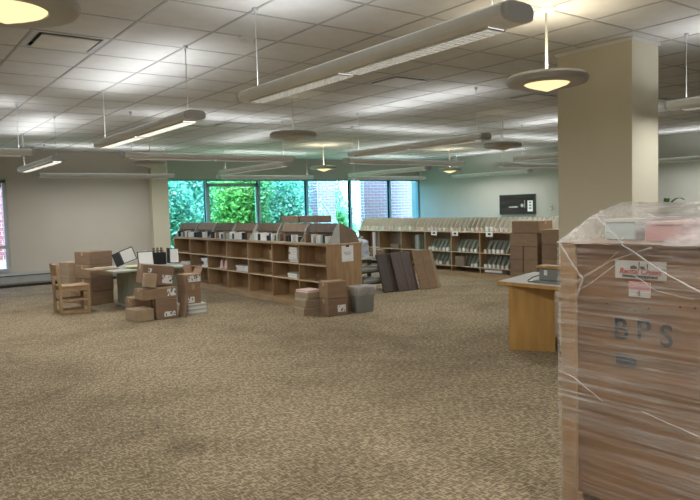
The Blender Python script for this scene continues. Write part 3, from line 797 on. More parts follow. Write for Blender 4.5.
vs_ = thing('clay_pot', 'small tan clay pot alone in the top row', 'pot', (5.48, 9.60, .676))
MB().lathe([(0, 0), (.045, 0), (.065, .05), (.07, .10), (.055, .13)], 18).build('pot_body', 'card_pale', vs_, True)
MB().lathe([(.055, .128), (.066, .14), (.066, .15), (.05, .15), (.05, .13)], 18).build('rim', 'card_pale', vs_, True)
fg = thing('figurine', 'small pinkish figure leaning at the right side of a middle shelf', 'figurine', (5.46, 8.70, .431))
MB().lathe([(0, 0), (.035, 0), (.03, .05), (.022, .10), (.012, .13)], 12).build('gown', 'pinkpale', fg, True)
MB().lathe([(0, .125), (.018, .13), (.024, .15), (.018, .17), (0, .176)], 12).build('head', 'pinkpale', fg, True)

# ------------------------------------------------------------------ cartons, trays and bin at the bookcase end
carton('brown carton on the floor at the bookcase end with a printed label', (5.315, 7.66, 0), (.31, .26, .245), R(-6), m='card2', lab=[('-y', .06, .10, .13, .10)], group='two cartons at the bookcase end')
carton('brown carton without label stacked on the labelled one at the bookcase end', (5.315, 7.66, .2475), (.31, .26, .235), R(-6), m='card', group='two cartons at the bookcase end')
for i, txt in enumerate(('lowest', 'middle', 'upper')):
    t = thing('cardboard_tray', 'shallow pale cardboard tray, %s of three stacked beside the two cartons' % txt, 'tray', (5.13 + .01 * i, 8.02 - .012 * i, i * .118), R(-6 + 5 * i), 'stacked trays')
    b = MB(); b.box(-.16, .16, -.16, .16, 0, .006)
    for a in range(4): b.box(-.16, .16, -.16, -.153, .006, .085, Matrix.Rotation(a * math.pi / 2, 4, 'Z'))
    b.build('tray_body', 'card_pale', t)
    MB().box(-.145, .145, -.145, .145, .008, .10).build('contents', ('gabledark', 'greybook', 'paper')[i], t)
    MB().box(-.148, .10, -.148, .148, .101, .116).build('lid_sheet', ('card_pale', 'gabledark', 'pinkpale')[i], t)
wb = thing('waste_bin', 'grey plastic waste bin with a clear liner beside the bookcase end', 'bin', (5.76, 7.58, 0), R(-4))
wb.scale = (.86, .86, .95)
def rrect(wx, wy, r=.04, n=4):
    pts = []
    for (cx, cy, a0) in ((wx - r, wy - r, 0), (-wx + r, wy - r, 90), (-wx + r, -wy + r, 180), (wx - r, -wy + r, 270)):
        for k in range(n + 1):
            a = R(a0 + 90 * k / n); pts.append((cx + r * math.cos(a), cy + r * math.sin(a)))
    return pts
def loft(rings, cap0=True):
    mb = MB(); n = len(rings[0]); vs = [p for r_ in rings for p in r_]; fs = []
    for i in range(len(rings) - 1):
        for k in range(n): fs.append((i * n + k, i * n + (k + 1) % n, (i + 1) * n + (k + 1) % n, (i + 1) * n + k))
    if cap0: fs.append(tuple(range(n - 1, -1, -1)))
    mb.add(vs, fs); return mb
def ring(wx, wy, z, wob=0): return [(x * (1 + random.uniform(-wob, wob)), y * (1 + random.uniform(-wob, wob)), z + random.uniform(-wob, wob) * .12) for x, y in rrect(wx, wy)]
loft([ring(.155, .115, 0), ring(.165, .125, .03), ring(.19, .145, .36), ring(.20, .155, .36), ring(.20, .155, .385), ring(.188, .143, .385), ring(.16, .12, .03)]).build('tub', 'bin', wb, True)
loft([ring(.197, .152, .27, .03), ring(.207, .162, .33, .03), ring(.211, .166, .385, .02), ring(.203, .158, .398, .02), ring(.186, .141, .395, .02), ring(.17, .125, .25, .03), ring(.10, .08, .20, .05)], False).build('liner', 'bag', wb, True)

# ------------------------------------------------------------------ cart and leaning panels behind
ct = thing('book_cart', 'dark book cart with shelves partly hidden behind the bookcase end', 'cart', (7.30, 9.56, 0))
for (sx, sy) in ((-1, -1), (1, -1), (-1, 1), (1, 1)):
    MB().cbox(sx * .34 - .03, sx * .34 + .03, sy * .24 - .03, sy * .24 + .03, .0, .60, .004).build('post', 'cab_dark', ct)
for z in (.12, .33, .575):
    MB().cbox(-.305, .305, -.27, .27, z, z + .025, .003).build('shelf', 'cab_dark' if z < .5 else 'tabletop', ct)
for (z, dx) in ((.146, .05), (.356, .0)):
    t = thing('paper_stack', 'grey papers lying on the %s shelf of the dark cart' % ('lower' if z < .3 else 'middle'), 'paper', (7.30 + dx, 9.45, z), 0, 'papers on the cart')
    for i in range(4): MB().box(-.24 + .01 * i, .22, -.16, .18 - .012 * i, i * .022, i * .022 + .021).build('sheaf', ('fin2', 'gabledark', 'dustywhite', 'gabledark')[i], t)
# crumpled plastic bag on the cart
bag = thing('plastic_bag', 'pale blue crumpled plastic bag on top of the cart', 'bag', (7.20, 9.46, .601))
random.seed(11)
loft([[(x * (.13 + .05 * math.sin(3 * a_ + z * 20)) , y * .10, z) for (x, y, a_) in [(math.cos(R(k * 20)) * random.uniform(.85, 1.2), math.sin(R(k * 20)) * random.uniform(.85, 1.2), R(k * 20)) for k in range(18)]] for z in (0, .06, .13, .2, .27, .31)] + [[(.02 * math.cos(R(k * 20)), .02 * math.sin(R(k * 20)), .34) for k in range(18)]]).build('bag_body', 'blue', bag, False)
MB().tube([(.0, 0, .33), (.03, .01, .38), (.05, .0, .36)], .012, 6).build('tied_neck', 'blue', bag)
wp = thing('paper_roll', 'upright narrow white paper roll standing on the cart', 'roll', (7.38, 9.30, .601))
MB().tube([(0, 0, 0), (0, 0, .455)], .026, 14).build('sheet_roll', 'paper', wp, True)
MB().lathe([(.010, .4555), (.0265, .4555), (.0265, .462), (.010, .462), (.010, .4555)], 14).build('core', 'card', wp)
carton('small brown carton on the right of the cart top', (7.57, 9.46, .601), (.16, .24, .13), R(10), m='card', group='cart boxes')
def leaning(label, x, y, wd, hgt, m, lean, rz, th=.03, n=1):
    t = thing('loose_panel', label, 'panel', (x, y, 0), 0, 'loose panels leaning by the cart', rot=(R(-lean), 0, rz))
    MB().cbox(-wd / 2, wd / 2, -th / 2, th / 2, .0, hgt, .004).build('board', m, t)
    MB().box(-wd / 2 + .004, wd / 2 - .004, -th / 2 - .003, -th / 2 - .0003, .01, .03).build('edge_band', m, t)
    MB().box(-.003, .003, -th / 2 - .003, -th / 2 - .0003, .035, hgt - .01).build('joint', 'black' if m != 'card' else 'brown_mid', t)
leaning('almost black loose panel, leftmost of those leaning by the cart', 7.50, 8.93, .42, .70, 'cab_dark', 20, R(-4))
leaning('dark brown loose panel, middle of those leaning by the cart', 7.78, 8.85, .44, .72, 'cab_red', 20, R(-4))
leaning('light brown loose panel, the rightmost one leaning by the cart', 8.20, 8.76, .40, .73, 'card', 20, R(-4))
leaning('narrow pale brown panel edge right behind the light brown one', 8.42, 8.86, .26, .72, 'card_pale', 20, R(-4), .05)

# ------------------------------------------------------------------ media bookcase on the right
RX, RY0, RY1, RH, RD = 10.12, 6.86, 13.38, .945, .62
rb = thing('media_bookcase', 'long oak bookcase of media bins on the far right side', 'bookcase', (RX, RY0, 0))
RL = RY1 - RY0; rbays = [i * RL / 8 for i in range(9)]
MB().cbox(0, RD, 0, .03, 0, RH - .03, .004).build('end_panel', 'oak', rb); MB().cbox(0, RD, RL - .03, RL, 0, RH - .03, .004).build('end_panel', 'oak', rb)
MB().cbox(-.012, RD + .012, -.005, RL + .005, RH - .03, RH, .005).build('top_board', 'oak_pale', rb)
MB().box(.012, RD - .012, .031, RL - .031, 0, .08).build('plinth', 'oak_h', rb)
MB().box(RD / 2 - .008, RD / 2 + .008, .031, RL - .031, .081, RH - .031).build('back_panel', 'brown_mid', rb)
for y in rbays[1:-1]: MB().box(.004, RD / 2 - .009, y - .013, y + .013, .081, RH - .031).build('divider', 'oak', rb)
for i in range(8):
    y0, y1 = rbays[i] + (.032 if i == 0 else .014), rbays[i + 1] - (.032 if i == 7 else .014)
    for z in (.215, .515):
        s_ = MB().box(.012, RD / 2 - .009, y0, y1, z - .018, z).build('shelf', 'oak_h', rb)
        MB().box(.004, .0118, y0, y1, z - .019, z + .001).build('edge_strip', 'oak_pale', s_)
    MB().box(.006, RD / 2 - .009, y0, y1, .0815, .095).build('bottom_shelf', 'oak_h', rb)
    MB().box(.004, .0118, y0, y1, .004, .078).build('plinth_board', 'oak_h', rb)
# white shelf markers clipped to the top edge
for y in (9.98, 9.03, 10.62):
    t = thing('shelf_marker', {9.98: 'white printed shelf marker clipped on the media bookcase edge, middle one', 9.03: 'white printed shelf marker clipped on the media bookcase edge, right one', 10.62: 'white printed shelf marker clipped on the media bookcase edge, left one'}[y], 'sign', (RX - .0135, y, RH - .045), 0, 'shelf markers')
    MB().box(-.002, .0005, -.09, .09, -.055, .04).build('card', 'paper', t)
    MB().box(-.0028, -.0021, -.035, .035, -.025, .015).build('print', 'ink', t)
# bins with fins on top
mt = thing('media_rack', 'pale finned media bins standing along the right bookcase top', 'display rack', (RX, RY0, RH))
fin = MB().prism([(.02, .002), (.24, .002), (.30, .275), (.20, .275), (.10, .16)], -.006, .006, 'y').mesh('fin', 'fin')
NF = 54
for i in range(NF):
    link('fin', fin, mt, (0, .02 + (RL - .04) * i / (NF - 1), 0))
MB().prism([(.245, .002), (.26, .002), (.322, .28), (.307, .28)], .01, RL - .01, 'y').build('back_board', 'fin2', mt)
MB().prism([(.015, .0), (.24, .0), (.24, .0018), (.015, .0018)], .01, RL - .01, 'y').build('tray', 'fin', mt)
MB().prism([(.33, .26), (.59, .06), (.585, .04), (.322, .245)], .01, RL - .01, 'y').build('rear_slope', 'fin', mt)
mc = [MB().cbox(0, .11, -.030, .030, 0, .085, .002).mesh('media_case', m_) for m_ in ('paper', 'dustywhite', 'fin', 'pinkpale')]
random.seed(5)
for i in range(NF - 1):
    y = RY0 + .02 + (RL - .04) * (i + .5) / (NF - 1)
    o = link('media_case', random.choice(mc), None, (RX + .012 + random.uniform(0, .03), y, RH + .0022), None, label='pale media case between fins over the %s bay from the left of the right bookcase' % ('eighth', 'seventh', 'sixth', 'fifth', 'fourth', 'third', 'second', 'first')[min(7, int((y - RY0) / (RL / 8)))], cat='case', group='cases in the finned bins')
    o.scale = (1, random.uniform(.75, 1.1), random.uniform(.7, 1.1))
# inserts and cases within its lower bays (bays seen between the panels and the carton stack)
sc_ = [MB().cbox(0, .04, -.036, .036, 0, .075, .002).mesh('shelf_case', m_) for m_ in ('paper', 'dustywhite', 'fin')]
def baycases(bi, z, rows, skip=()):
    y0, y1 = RY0 + rbays[bi] + .05, RY0 + rbays[bi + 1] - .05
    t = thing('sloped_insert', 'grey-green sloped insert in the right bookcase, %s' % rows, 'insert', (RX + .05, y0 - .03, z + .001), group='sloped inserts')
    Ln = y1 - y0 + .06
    MB().prism([(.09, 0), (.10, 0), (.235, .24), (.222, .24)], 0, Ln, 'y').build('slope', 'fin2', t)
    for k in range(7):
        MB().prism([(.0, .001), (.085, .001), (.205, .22), (.18, .22)], .02 + (Ln - .04) * k / 6 - .003, .02 + (Ln - .04) * k / 6 + .003, 'y').build('fin', 'fin2', t)
    for k in range(6):
        if k in skip: continue
        o = link('shelf_case', random.choice(sc_), None, (RX + .015, y0 + .03 + (y1 - y0 - .06) * (k + .5) / 6, z + .001), None, label='white media case on the right bookcase before the insert, %s' % rows, cat='case', group='cases in the right bookcase bays')
        o.scale = (1, random.uniform(.7, 1.05), random.uniform(.75, 1.15))
baycases(4, .515, 'upper row left bay'); baycases(3, .515, 'upper row middle bay', (5,)); baycases(2, .515, 'upper row right bay', (0,))
baycases(4, .215, 'lower row left bay', (1,)); baycases(3, .215, 'lower row middle bay', (2, 3, 4, 5)); baycases(2, .215, 'lower row right bay')
carton('dark reddish carton on the lower shelf of the right bookcase', (RX + .012, RY0 + rbays[4] - .27, .216), (.075, .26, .20), m='brown_mid', tape=False)
dr = thing('clear_drawer', 'clear plastic drawer box at the bottom of the right bookcase', 'drawer box', (RX + .12, RY0 + rbays[3] - .34, .096))
MB().cbox(-.10, .10, -.24, .24, 0, .10, .01).build('box_body', 'clearbox', dr); MB().cbox(-.108, -.1005, -.22, .22, .03, .075, .002).build('front_lip', 'dustywhite', dr)
sb = thing('standing_board', 'grey board leaning upright in a left bay of the right bookcase', 'board', (RX + .10, RY0 + rbays[5] + .22, .516))
for i in range(3): MB().box(-.06, .10, i * .055, i * .055 + .04, 0, .34 - .01 * i).build('leaf_board', ('fin2', 'gabledark', 'fin2')[i], sb)
carton('small reddish carton on a shelf in a left bay of the right bookcase', (RX + .13, RY0 + rbays[6] + .25, .516), (.22, .3, .10), m='card2', tape=False)

# stack of cartons in front of the media bookcase
cw = .225
lv = [('bottom', 0), ('second row', 1), ('third row', 2), ('fourth row', 3)]
for i in range(4):
    if i in (1, 2):
        for s, nm in ((-1, 'right'), (1, 'left')):
            carton('brown carton in the tall stack before the media bookcase, %s one of the %s' % (nm, lv[i][1] and lv[i][0]), (9.79, 7.77 + s * .157, i * .24), (.40, .30, .237), m='card2' if s > 0 else 'card', tape=False, group='tall carton stack on the right')
    else:
        carton('wide brown carton, %s of the tall stack before the media bookcase' % lv[i][0], (9.79, 7.77, i * .24), (.40, .62, .237), m='card', tape=False, group='tall carton stack on the right')
carton('single brown carton topping the tall stack before the media bookcase', (9.79, 7.73, .96), (.42, .58, .215), R(2), m='card', group='tall carton stack on the right')
for i in range(4):
    carton('brown carton in the stack beside the column edge, %s' % ('bottom one', 'second one up', 'third one up', 'top one')[i], (9.80, 7.10, i * .258), (.40, .56, .255), m='card2' if i % 2 == 0 else 'card', tape=False, group='carton stack beside the column')
carton('small dark reddish carton on the media bookcase by the column edge', (RX + .19, 7.0, RH + .282), (.22, .24, .10), m='brown_mid', tape=False)

# wall things on the right wall
pc = thing('dark_picture', 'wide almost black framed picture with a white card on the right wall', 'picture', (XR - .001, 12.25, 1.46))
b = MB(); b.box(-.045, 0, -.62, .62, -.28, -.255); b.box(-.045, 0, -.62, .62, .255, .28); b.box(-.045, 0, -.62, -.595, -.255, .255); b.box(-.045, 0, .595, .62, -.255, .255)
b.build('frame', 'black', pc)
MB().box(-.03, -.004, -.594, .594, -.254, .254).build('picture_panel', 'screen', pc)
MB().box(-.034, -.0305, -.545, -.37, -.20, .10).build('white_card', 'paper', pc)
for k, z in enumerate((.05, -.03, -.11)): MB().box(-.036, -.0345, -.50, -.42, z - .02, z + .02).build('print', 'grey_plastic', pc)
MB().prism([(-.05, -.06), (.08, -.045), (.30, -.06), (.28, -.085), (.0, -.09)], -.0325, -.0302, 'x').build('pale_shape', 'gabledark', pc)
MB().lathe([(0, 0), (.05, 0), (.05, .003), (0, .003)], 16).build('pale_spot', 'gabledark', pc, loc=(-.0335, -.18, -.03), rot=(0, R(90), 0))
MB().box(-.0325, -.0302, -.28, -.255, -.10, .12).build('pale_stroke', 'fin2', pc)
th = thing('thermostat', 'small pale thermostat on the right wall near the column', 'thermostat', (XR - .0005, 11.12, 1.36))
MB().cbox(-.03, 0, -.05, .05, -.06, .06, .004).build('case', 'fin', th); MB().box(-.032, -.0302, -.025, .025, .0, .035).build('display', 'grey_plastic', th)

# ------------------------------------------------------------------ service desk beside the column
dk = thing('service_desk', 'oak service desk with angled panel and pale top beside the column', 'desk', (0, 0, 0))
top = [(5.27, 4.62), (5.27, 3.15), (5.57, 3.15), (5.57, 4.10), (6.25, 4.10), (6.25, 4.92)]
ins = [(5.285, 4.608), (5.285, 3.16), (5.56, 3.16), (5.56, 4.115), (6.235, 4.115), (6.235, 4.90)]
MB().prism(top, .665, .698, 'z').build('desk_edge', 'oak_desk', dk)
MB().prism(ins, .6985, .7015, 'z').build('desk_surface', 'dustywhite', dk)
d = Vector((5.545 - 5.275, 4.105 - 4.475, 0)); d.normalize(); nrm = Vector((d.y, -d.x, 0))
def panel(p, q, z0, z1, th, nm, m):
    p = Vector((*p, 0)); q = Vector((*q, 0)); e = (q - p).normalized(); nn = Vector((-e.y, e.x, 0)) * th
    MB().prism([(p.x, p.y), (q.x, q.y), (q.x + nn.x, q.y + nn.y), (p.x + nn.x, p.y + nn.y)], z0, z1).build(nm, m, dk)
panel((5.285, 4.468), (5.545, 4.108), .085, .665, .025, 'angled_panel', 'oak_desk')
panel((5.283, 4.465), (5.543, 4.106), 0, .084, .03, 'kick_board', 'oak_desk')
panel((6.20, 4.80), (5.30, 4.49), 0, .665, .025, 'side_panel', 'oak_desk')
# device on the desk
dv = thing('desk_scanner', 'grey boxy desk device with white button under a small oak riser', 'device', (5.47, 4.20, .702), R(0))
MB().cbox(-.09, .08, -.33, .05, .0, .022, .006).build('base_plate', 'grey_plastic', dv)
MB().cbox(-.03, .075, -.33, .02, .022, .145, .008).build('body', 'grey_plastic', dv)
MB().cbox(-.034, -.0302, -.085, -.045, .075, .125, .002).build('button', 'paper', dv)
MB().cbox(-.05, .09, -.34, .035, .146, .172, .004).build('riser_top', 'oak_desk', dv)
MB().tube([(.03, .02, .03), (.06, .08, .06), (.02, .13, .04), (-.05, .14, .01), (-.09, .10, .008), (-.095, .04, .010)], .005, 6).build('cord', 'black', dv)

# ------------------------------------------------------------------ the wrapped crate
CX, CY1, CY0, CZ = 2.65, 1.93, .55, 1.315
CD = .95
cr = thing('wrapped_crate', 'large plywood crate wound in clear stretch film at the right foreground', 'crate', (CX, CY0, 0))
CL = CY1 - CY0
MB().box(.02, CD - .02, .02, CL - .02, .13, CZ - .012).build('plywood_body', 'ply', cr)
MB().box(0, CD, 0, CL, CZ - .012, CZ - .002).build('top_edge_board', 'ply', cr)
for (x0, y0) in ((.0, CL - .08), (.0, 0)):
    MB().cbox(x0, x0 + .0195, y0, y0 + .08, .13, CZ - .013, .002).build('corner_batten', 'pine', cr)
for (x0) in (.021, CD - .10):
    MB().cbox(x0, x0 + .08, CL - .0195, CL, .13, CZ - .013, .002).build('corner_batten', 'pine', cr)
for x in (.0, CD / 2 - .05, CD - .10): MB().cbox(x, x + .10, 0, CL, .0, .095, .004).build('pallet_runner', 'pine', cr)
for k in range(6): MB().box(0, CD, k * (CL - .1) / 5, k * (CL - .1) / 5 + .1, .0955, .129).build('pallet_slat', 'pine', cr)
# nail heads
for (y, z) in ((1.70, 1.042), (1.565, 1.022), (1.505, 1.038), (1.31, 1.06), (1.37, 1.058)):
    MB().lathe([(0, 0), (.0045, 0), (.004, .0015), (0, .002)], 8).build('nail', 'ink', cr, loc=(.0198, y - CY0, z), rot=(0, R(-90), 0))
FACE = Matrix(((0, 0, -1), (-1, 0, 0), (0, 1, 0))).to_euler()   # text plane facing -x, reading towards -y
def on_face(me, nm, y, z, x=.0175, lab=None):
    return link(nm, me, cr, (x, y - CY0, z), FACE, label=lab)
for s_, y, z in (('B', 1.632, .930), ('P', 1.528, .938), ('S', 1.427, .926)):
    on_face(textmesh(s_, .128, 'stencil', .0022), 'stencil_letter', y, z, .0185, 'dark stencilled letter %s' % s_)
MB().cbox(.0165, .0195, 1.56 - CY0, 1.655 - CY0, .775, .825, .001).build('scuff_mark', 'stencil', cr, label='dark smudge below the letters')
# movers label
ml = MB().box(.0160, .0192, 1.427 - CY0, 1.657 - CY0, 1.160, 1.238).build('mover_label', 'dustywhite', cr, label='white label with red lettering')
def on_label(me, nm, y, z, m=None):
    link(nm, me, ml, (.0152, y - CY0, z), FACE)
on_label(textmesh('Rental Crates', .034, 'red', .0009, shear=.25), 'lettering', 1.542, 1.192)
on_label(textmesh('moving equipment', .0215, 'ink', .0004), 'lettering', 1.542, 1.172)
sk = MB()
for (y, h_) in ((1.580, .012), (1.570, .015), (1.560, .012), (1.545, .032), (1.535, .013), (1.525, .012), (1.508, .024)):
    sk.box(.0150, .0158, y - CY0 - (.002 if h_ > .02 else .005), y - CY0 + (.002 if h_ > .02 else .005), 1.203, 1.203 + h_)
sk.build('skyline_print', 'ink', ml)
pl = MB().box(.0160, .0192, 1.496 - CY0, 1.593 - CY0, 1.083, 1.148)
tg = pl.build('pink_tag', 'paper', cr, label='white and pink tag reading ZONE 4')
MB().box(.0152, .0159, 1.496 - CY0, 1.593 - CY0, 1.115, 1.148).build('pink_band', 'pink', tg)
link('lettering', textmesh('ZONE', .024, 'pinkpale', .0006), tg, (.0146, 1.545 - CY0, 1.131), FACE)
link('lettering', textmesh('4', .030, 'ink', .001), tg, (.0152, 1.547 - CY0, 1.099), FACE)
# stretch film: rippled side sheets and the tent over the goods on top
random.seed(21)
def rippled(o, u, v, nu, nv, amp, fn=None):
    vs = []; fs = []; o, u, v = Vector(o), Vector(u), Vector(v); nn = u.cross(v).normalized()
    ph = [random.uniform(0, 6.28) for _ in range(6)]
    for j in range(nv + 1):
        for i in range(nu + 1):
            a, b_ = i / nu, j / nv
            dsp = amp * (math.sin(b_ * 61 + a * 4 + ph[0]) + .7 * math.sin(b_ * 117 - a * 6 + ph[1]) + .5 * math.sin(b_ * 31 + a * 3 + ph[2])) / 2.2
            vs.append(tuple(o + u * a + v * b_ + nn * dsp))
    for j in range(nv):
        for i in range(nu):
            k = j * (nu + 1) + i; fs.append((k, k + 1, k + nu + 2, k + nu + 1))
    return MB().add(vs, fs)
rippled((-.010, -.01, .03), (0, CL + .02, 0), (0, 0, CZ - .03), 24, 150, .0035).build('film_side', 'film_side', cr, True)
rippled((-.010, CL + .01, .03), (CD + .02, 0, 0), (0, 0, CZ - .03), 12, 150, .0035).build('film_side', 'film_side', cr, True)
rippled((-.010, -.01, .03), (CD + .02, 0, 0), (0, 0, CZ - .03), 12, 150, .0035).build('film_side', 'film_side', cr, True)
rippled((CD + .010, -.01, .03), (0, CL + .02, 0), (0, 0, CZ - .03), 12, 60, .0035).build('film_side', 'film_side', cr, True)
# tent: front crate edge -> ridge over front of goods -> rear ridge
def tent(pts_rows, nm='film_top', m='film_top', sub=6, amp=.004):
    rows = [[Vector(p) for p in r_] for r_ in pts_rows]; vs = []; fs = []
    NR, NC = len(rows), len(rows[0]); A, B = (NR - 1) * sub, (NC - 1) * sub
    for j in range(A + 1):
        for i in range(B + 1):
            r0 = min(j // sub, NR - 2); c0 = min(i // sub, NC - 2); fr = j / sub - r0; fc = i / sub - c0
            p = (rows[r0][c0] * (1 - fc) + rows[r0][c0 + 1] * fc) * (1 - fr) + (rows[r0 + 1][c0] * (1 - fc) + rows[r0 + 1][c0 + 1] * fc) * fr
            vs.append(tuple(p + Vector((random.uniform(-amp, amp), random.uniform(-amp, amp), random.uniform(-amp, amp)))))
    for j in range(A):
        for i in range(B):
            k = j * (B + 1) + i; fs.append((k, k + 1, k + B + 2, k + B + 1))
    MB().add(vs, fs).build(nm, m, cr, True)
tent([[(-.012, CL + .012, CZ - .01), (-.012, 1.62 - CY0, CZ - .006), (-.012, 1.30 - CY0, CZ - .006), (-.012, 0, CZ - .006)],
      [(.12, 1.845 - CY0, 1.425), (.12, 1.62 - CY0, 1.421), (.12, 1.30 - CY0, 1.425), (.12, .05, 1.42)],
      [(.58, 1.965 - CY0, 1.486), (.58, 1.75 - CY0, 1.484), (.58, 1.40 - CY0, 1.484), (.58, .05, 1.49)],
      [(CD + .012, CL + .012, 1.38), (CD + .012, 1.75 - CY0, 1.40), (CD + .012, 1.30 - CY0, 1.40), (CD + .012, 0, 1.38)]])
tent([[(-.012, CL + .012, CZ - .01), (.30, CL + .012, CZ - .006), (.60, CL + .012, CZ - .006), (CD + .012, CL + .012, CZ - .006)],
      [(.12, 1.845 - CY0, 1.425), (.30, 1.89 - CY0, 1.46), (.58, 1.965 - CY0, 1.486), (CD + .012, CL + .012, 1.38)]])
# folds and ropes of twisted film
def fold(pts, r=.004):
    pts = [Vector(p) for p in pts]; out = []
    for i in range(len(pts) - 1):
        for k in range(6): out.append(pts[i].lerp(pts[i + 1], k / 6) + Vector((0, random.uniform(-.002, .002), random.uniform(-.002, .002))))
    out.append(pts[-1])
    MB().tube(out, [r * random.uniform(.6, 1.3) for _ in out], 5).build('film_fold', 'film_fold', cr, True)
def fp(y, z, x=-.016): return (x, y - CY0, z)
fold([(.10, 1.80 - CY0, 1.425), (.02, 1.66 - CY0, 1.345), fp(1.60, 1.305), fp(1.43, 1.205), fp(1.25, 1.12)], .0038)
fold([fp(1.92, 1.305), fp(1.86, 1.22), fp(1.80, 1.15), fp(1.83, 1.07)], .0045)
fold([fp(1.84, 1.13), fp(1.66, 1.235), fp(1.47, 1.30)], .0030)
fold([fp(1.80, 1.10), fp(1.64, 1.22)], .0022)
fold([(.015, 1.70 - CY0, 1.36), (.03, 1.66 - CY0, 1.35), (.0, 1.625 - CY0, 1.318), (.02, 1.615 - CY0, 1.34)], .003)
fold([fp(1.93, .70, -.014), fp(1.85, .68, -.014), fp(1.70, .60, -.014)], .0020)
fold([fp(1.52, .60, -.014), fp(1.40, .575, -.014), fp(1.22, .54, -.014)], .0016)
fold([fp(1.90, 1.04, -.014), fp(1.70, 1.17, -.014), fp(1.60, 1.25, -.014)], .0012)
fold([fp(1.88, 1.10, -.014), fp(1.74, 1.18, -.014), fp(1.62, 1.28, -.014)], .0014)
fold([fp(1.62, 1.22, -.014), fp(1.45, 1.12, -.014), fp(1.30, 1.10, -.014)], .0014)
fold([(.12, 1.845 - CY0, 1.427), (.58, 1.965 - CY0, 1.487)], .0018)
fold([(.12, 1.845 - CY0, 1.427), (-.012, CL + .01, CZ - .006)], .0022)
fold([(.12, 1.845 - CY0, 1.427), (.12, 1.62 - CY0, 1.423), (.12, 1.40 - CY0, 1.421)], .002)
# goods under the film on the crate
tq = thing('teal_carton', 'pale teal box under the film on top of the crate', 'box', (CX + .36, 1.70, CZ), 0)
MB().cbox(-.20, .20, -.055, .10, 0, .085, .006).build('body', 'teal', tq); MB().box(-.205, .205, -.058, .103, .086, .098).build('lid', 'dustywhite', tq)
pk = thing('pink_carton', 'faded pink-red box under the film on top of the crate', 'box', (CX + .34, 1.33, CZ), 0)
MB().cbox(-.22, .22, -.20, .25, 0, .075, .006).build('body', 'redpink', pk); MB().box(-.224, .224, -.204, .254, .076, .086).build('lid', 'pinkpale', pk)
rdp = thing('red_board', 'faded red board lying on the pink box under the film', 'board', (CX + .50, 1.16, CZ + .0875), 0)
MB().cbox(-.08, .16, -.28, .10, 0, .02, .004).build('board', 'redpink', rdp); MB().box(-.0805, .1605, -.284, -.281, .002, .018).build('edge', 'pinkpale', rdp)

# ------------------------------------------------------------------ tall plant behind the crate
pt = thing('potted_plant', 'dark green leafy plant showing above the crate right of the column', 'plant', (11.2, 6.0, 0))
MB().lathe([(0, 0), (.15, 0), (.2, .36), (.21, .36), (.21, .40), (.185, .40), (.18, .34), (0, .34)], 24).build('pot', 'grey_plastic', pt, True)
MB().tube([(0, 0, .34), (.02, .01, .8), (-.01, 0, 1.32)], [.025, .02, .014], 8).build('stem', 'bark', pt, True)
random.seed(4)
for k in range(16):
    a = random.uniform(0, 6.28); ln = random.uniform(.22, .42); up = random.uniform(.0, .26); z0 = random.uniform(1.18, 1.34)
    vs = []; fs = []
    for q in range(6):
        s_ = q / 5; r_ = ln * s_; z = z0 + up * math.sin(s_ * 2.0) - .05 * s_ * s_; wdt = .045 * math.sin(math.pi * min(1, .12 + .88 * s_)) + .004
        c_, n_ = math.cos(a), math.sin(a)
        vs += [(c_ * r_ - n_ * wdt, n_ * r_ + c_ * wdt, z), (c_ * r_, n_ * r_, z - .012), (c_ * r_ + n_ * wdt, n_ * r_ - c_ * wdt, z)]
        if q: fs += [(q * 3 - 3, q * 3 - 2, q * 3 + 1, q * 3), (q * 3 - 2, q * 3 - 1, q * 3 + 2, q * 3 + 1)]
    MB().add(vs, fs).build('leaf', 'leaf_dark', pt, True)

# ------------------------------------------------------------------ outside
MB().box(-12, 45, YW + .25, 60, -.35, -.15).build('ground_lawn', 'grass', **S)
MB().box(14.2, 26, 19.5, 34, -.149, -.12).build('ground_paving', 'path', **S)
def brickwall(nm, lab, x0, x1, y0, y1, z1, bw=.30, bhh=.098, faces=('-y',)):
    t = MB().box(x0, x1, y0, y1, -.15, z1).build(nm, 'mortar', None, label=lab, kind='structure')
    bm_ = MB().cbox(-bw / 2 + .011, bw / 2 - .011, -.012, .010, -bhh / 2 + .011, bhh / 2 - .011, .003).mesh('brick', 'brick')
    nr = int((z1 + .1) / bhh)
    for r_ in range(nr):
        z = -.1 + (r_ + .5) * bhh
        if z < .5 or z > 3.0: continue
        if '-y' in faces:
            x = x0 + (bw / 2 if r_ % 2 else 0)
            while x < x1 + .01:
                a, b_ = max(x - bw / 2, x0), min(x + bw / 2, x1)
                if b_ - a > .06:
                    o = link('brick', bm_, t, ((a + b_) / 2, y0, z)); o.scale = ((b_ - a - .012) / (bw - .012), 1, 1)
                x += bw
        if '-x' in faces:
            y = y0 + (bw / 2 if r_ % 2 else 0)
            while y < y1 + .01:
                a, b_ = max(y - bw / 2, y0), min(y + bw / 2, y1)
                if b_ - a > .06:
                    o = link('brick', bm_, t, (x0, (a + b_) / 2, z), (0, 0, R(-90))); o.scale = ((b_ - a - .012) / (bw - .012), 1, 1)
                y += bw
brickwall('wall_brick', 'red brick wall close outside the right windows', 13.42, 17.4, 17.4, 17.6, 3.6, faces=('-y', '-x'))
brickwall('brick_pillar', 'square brick pillar outside the windows', 13.0, 13.75, 19.5, 20.1, 4.2, faces=('-y', '-x'))
brickwall('wall_brick_left', 'red brick wall outside the left window', .2, 3.25, 17.9, 18.2, 3.6)
bldg = thing('pale_building', 'pale house wall with dark windows far behind the trees', 'building', (15.5, 36, 0))
MB().box(-7, 9, 0, 6, -.15, 7).build('house_wall', 'path', bldg)
for k in range(5):
    wf = MB().box(-6 + k * 3, -4.8 + k * 3, -.06, -.005, 1.2, 2.9).build('house_window', 'grey_plastic', bldg)
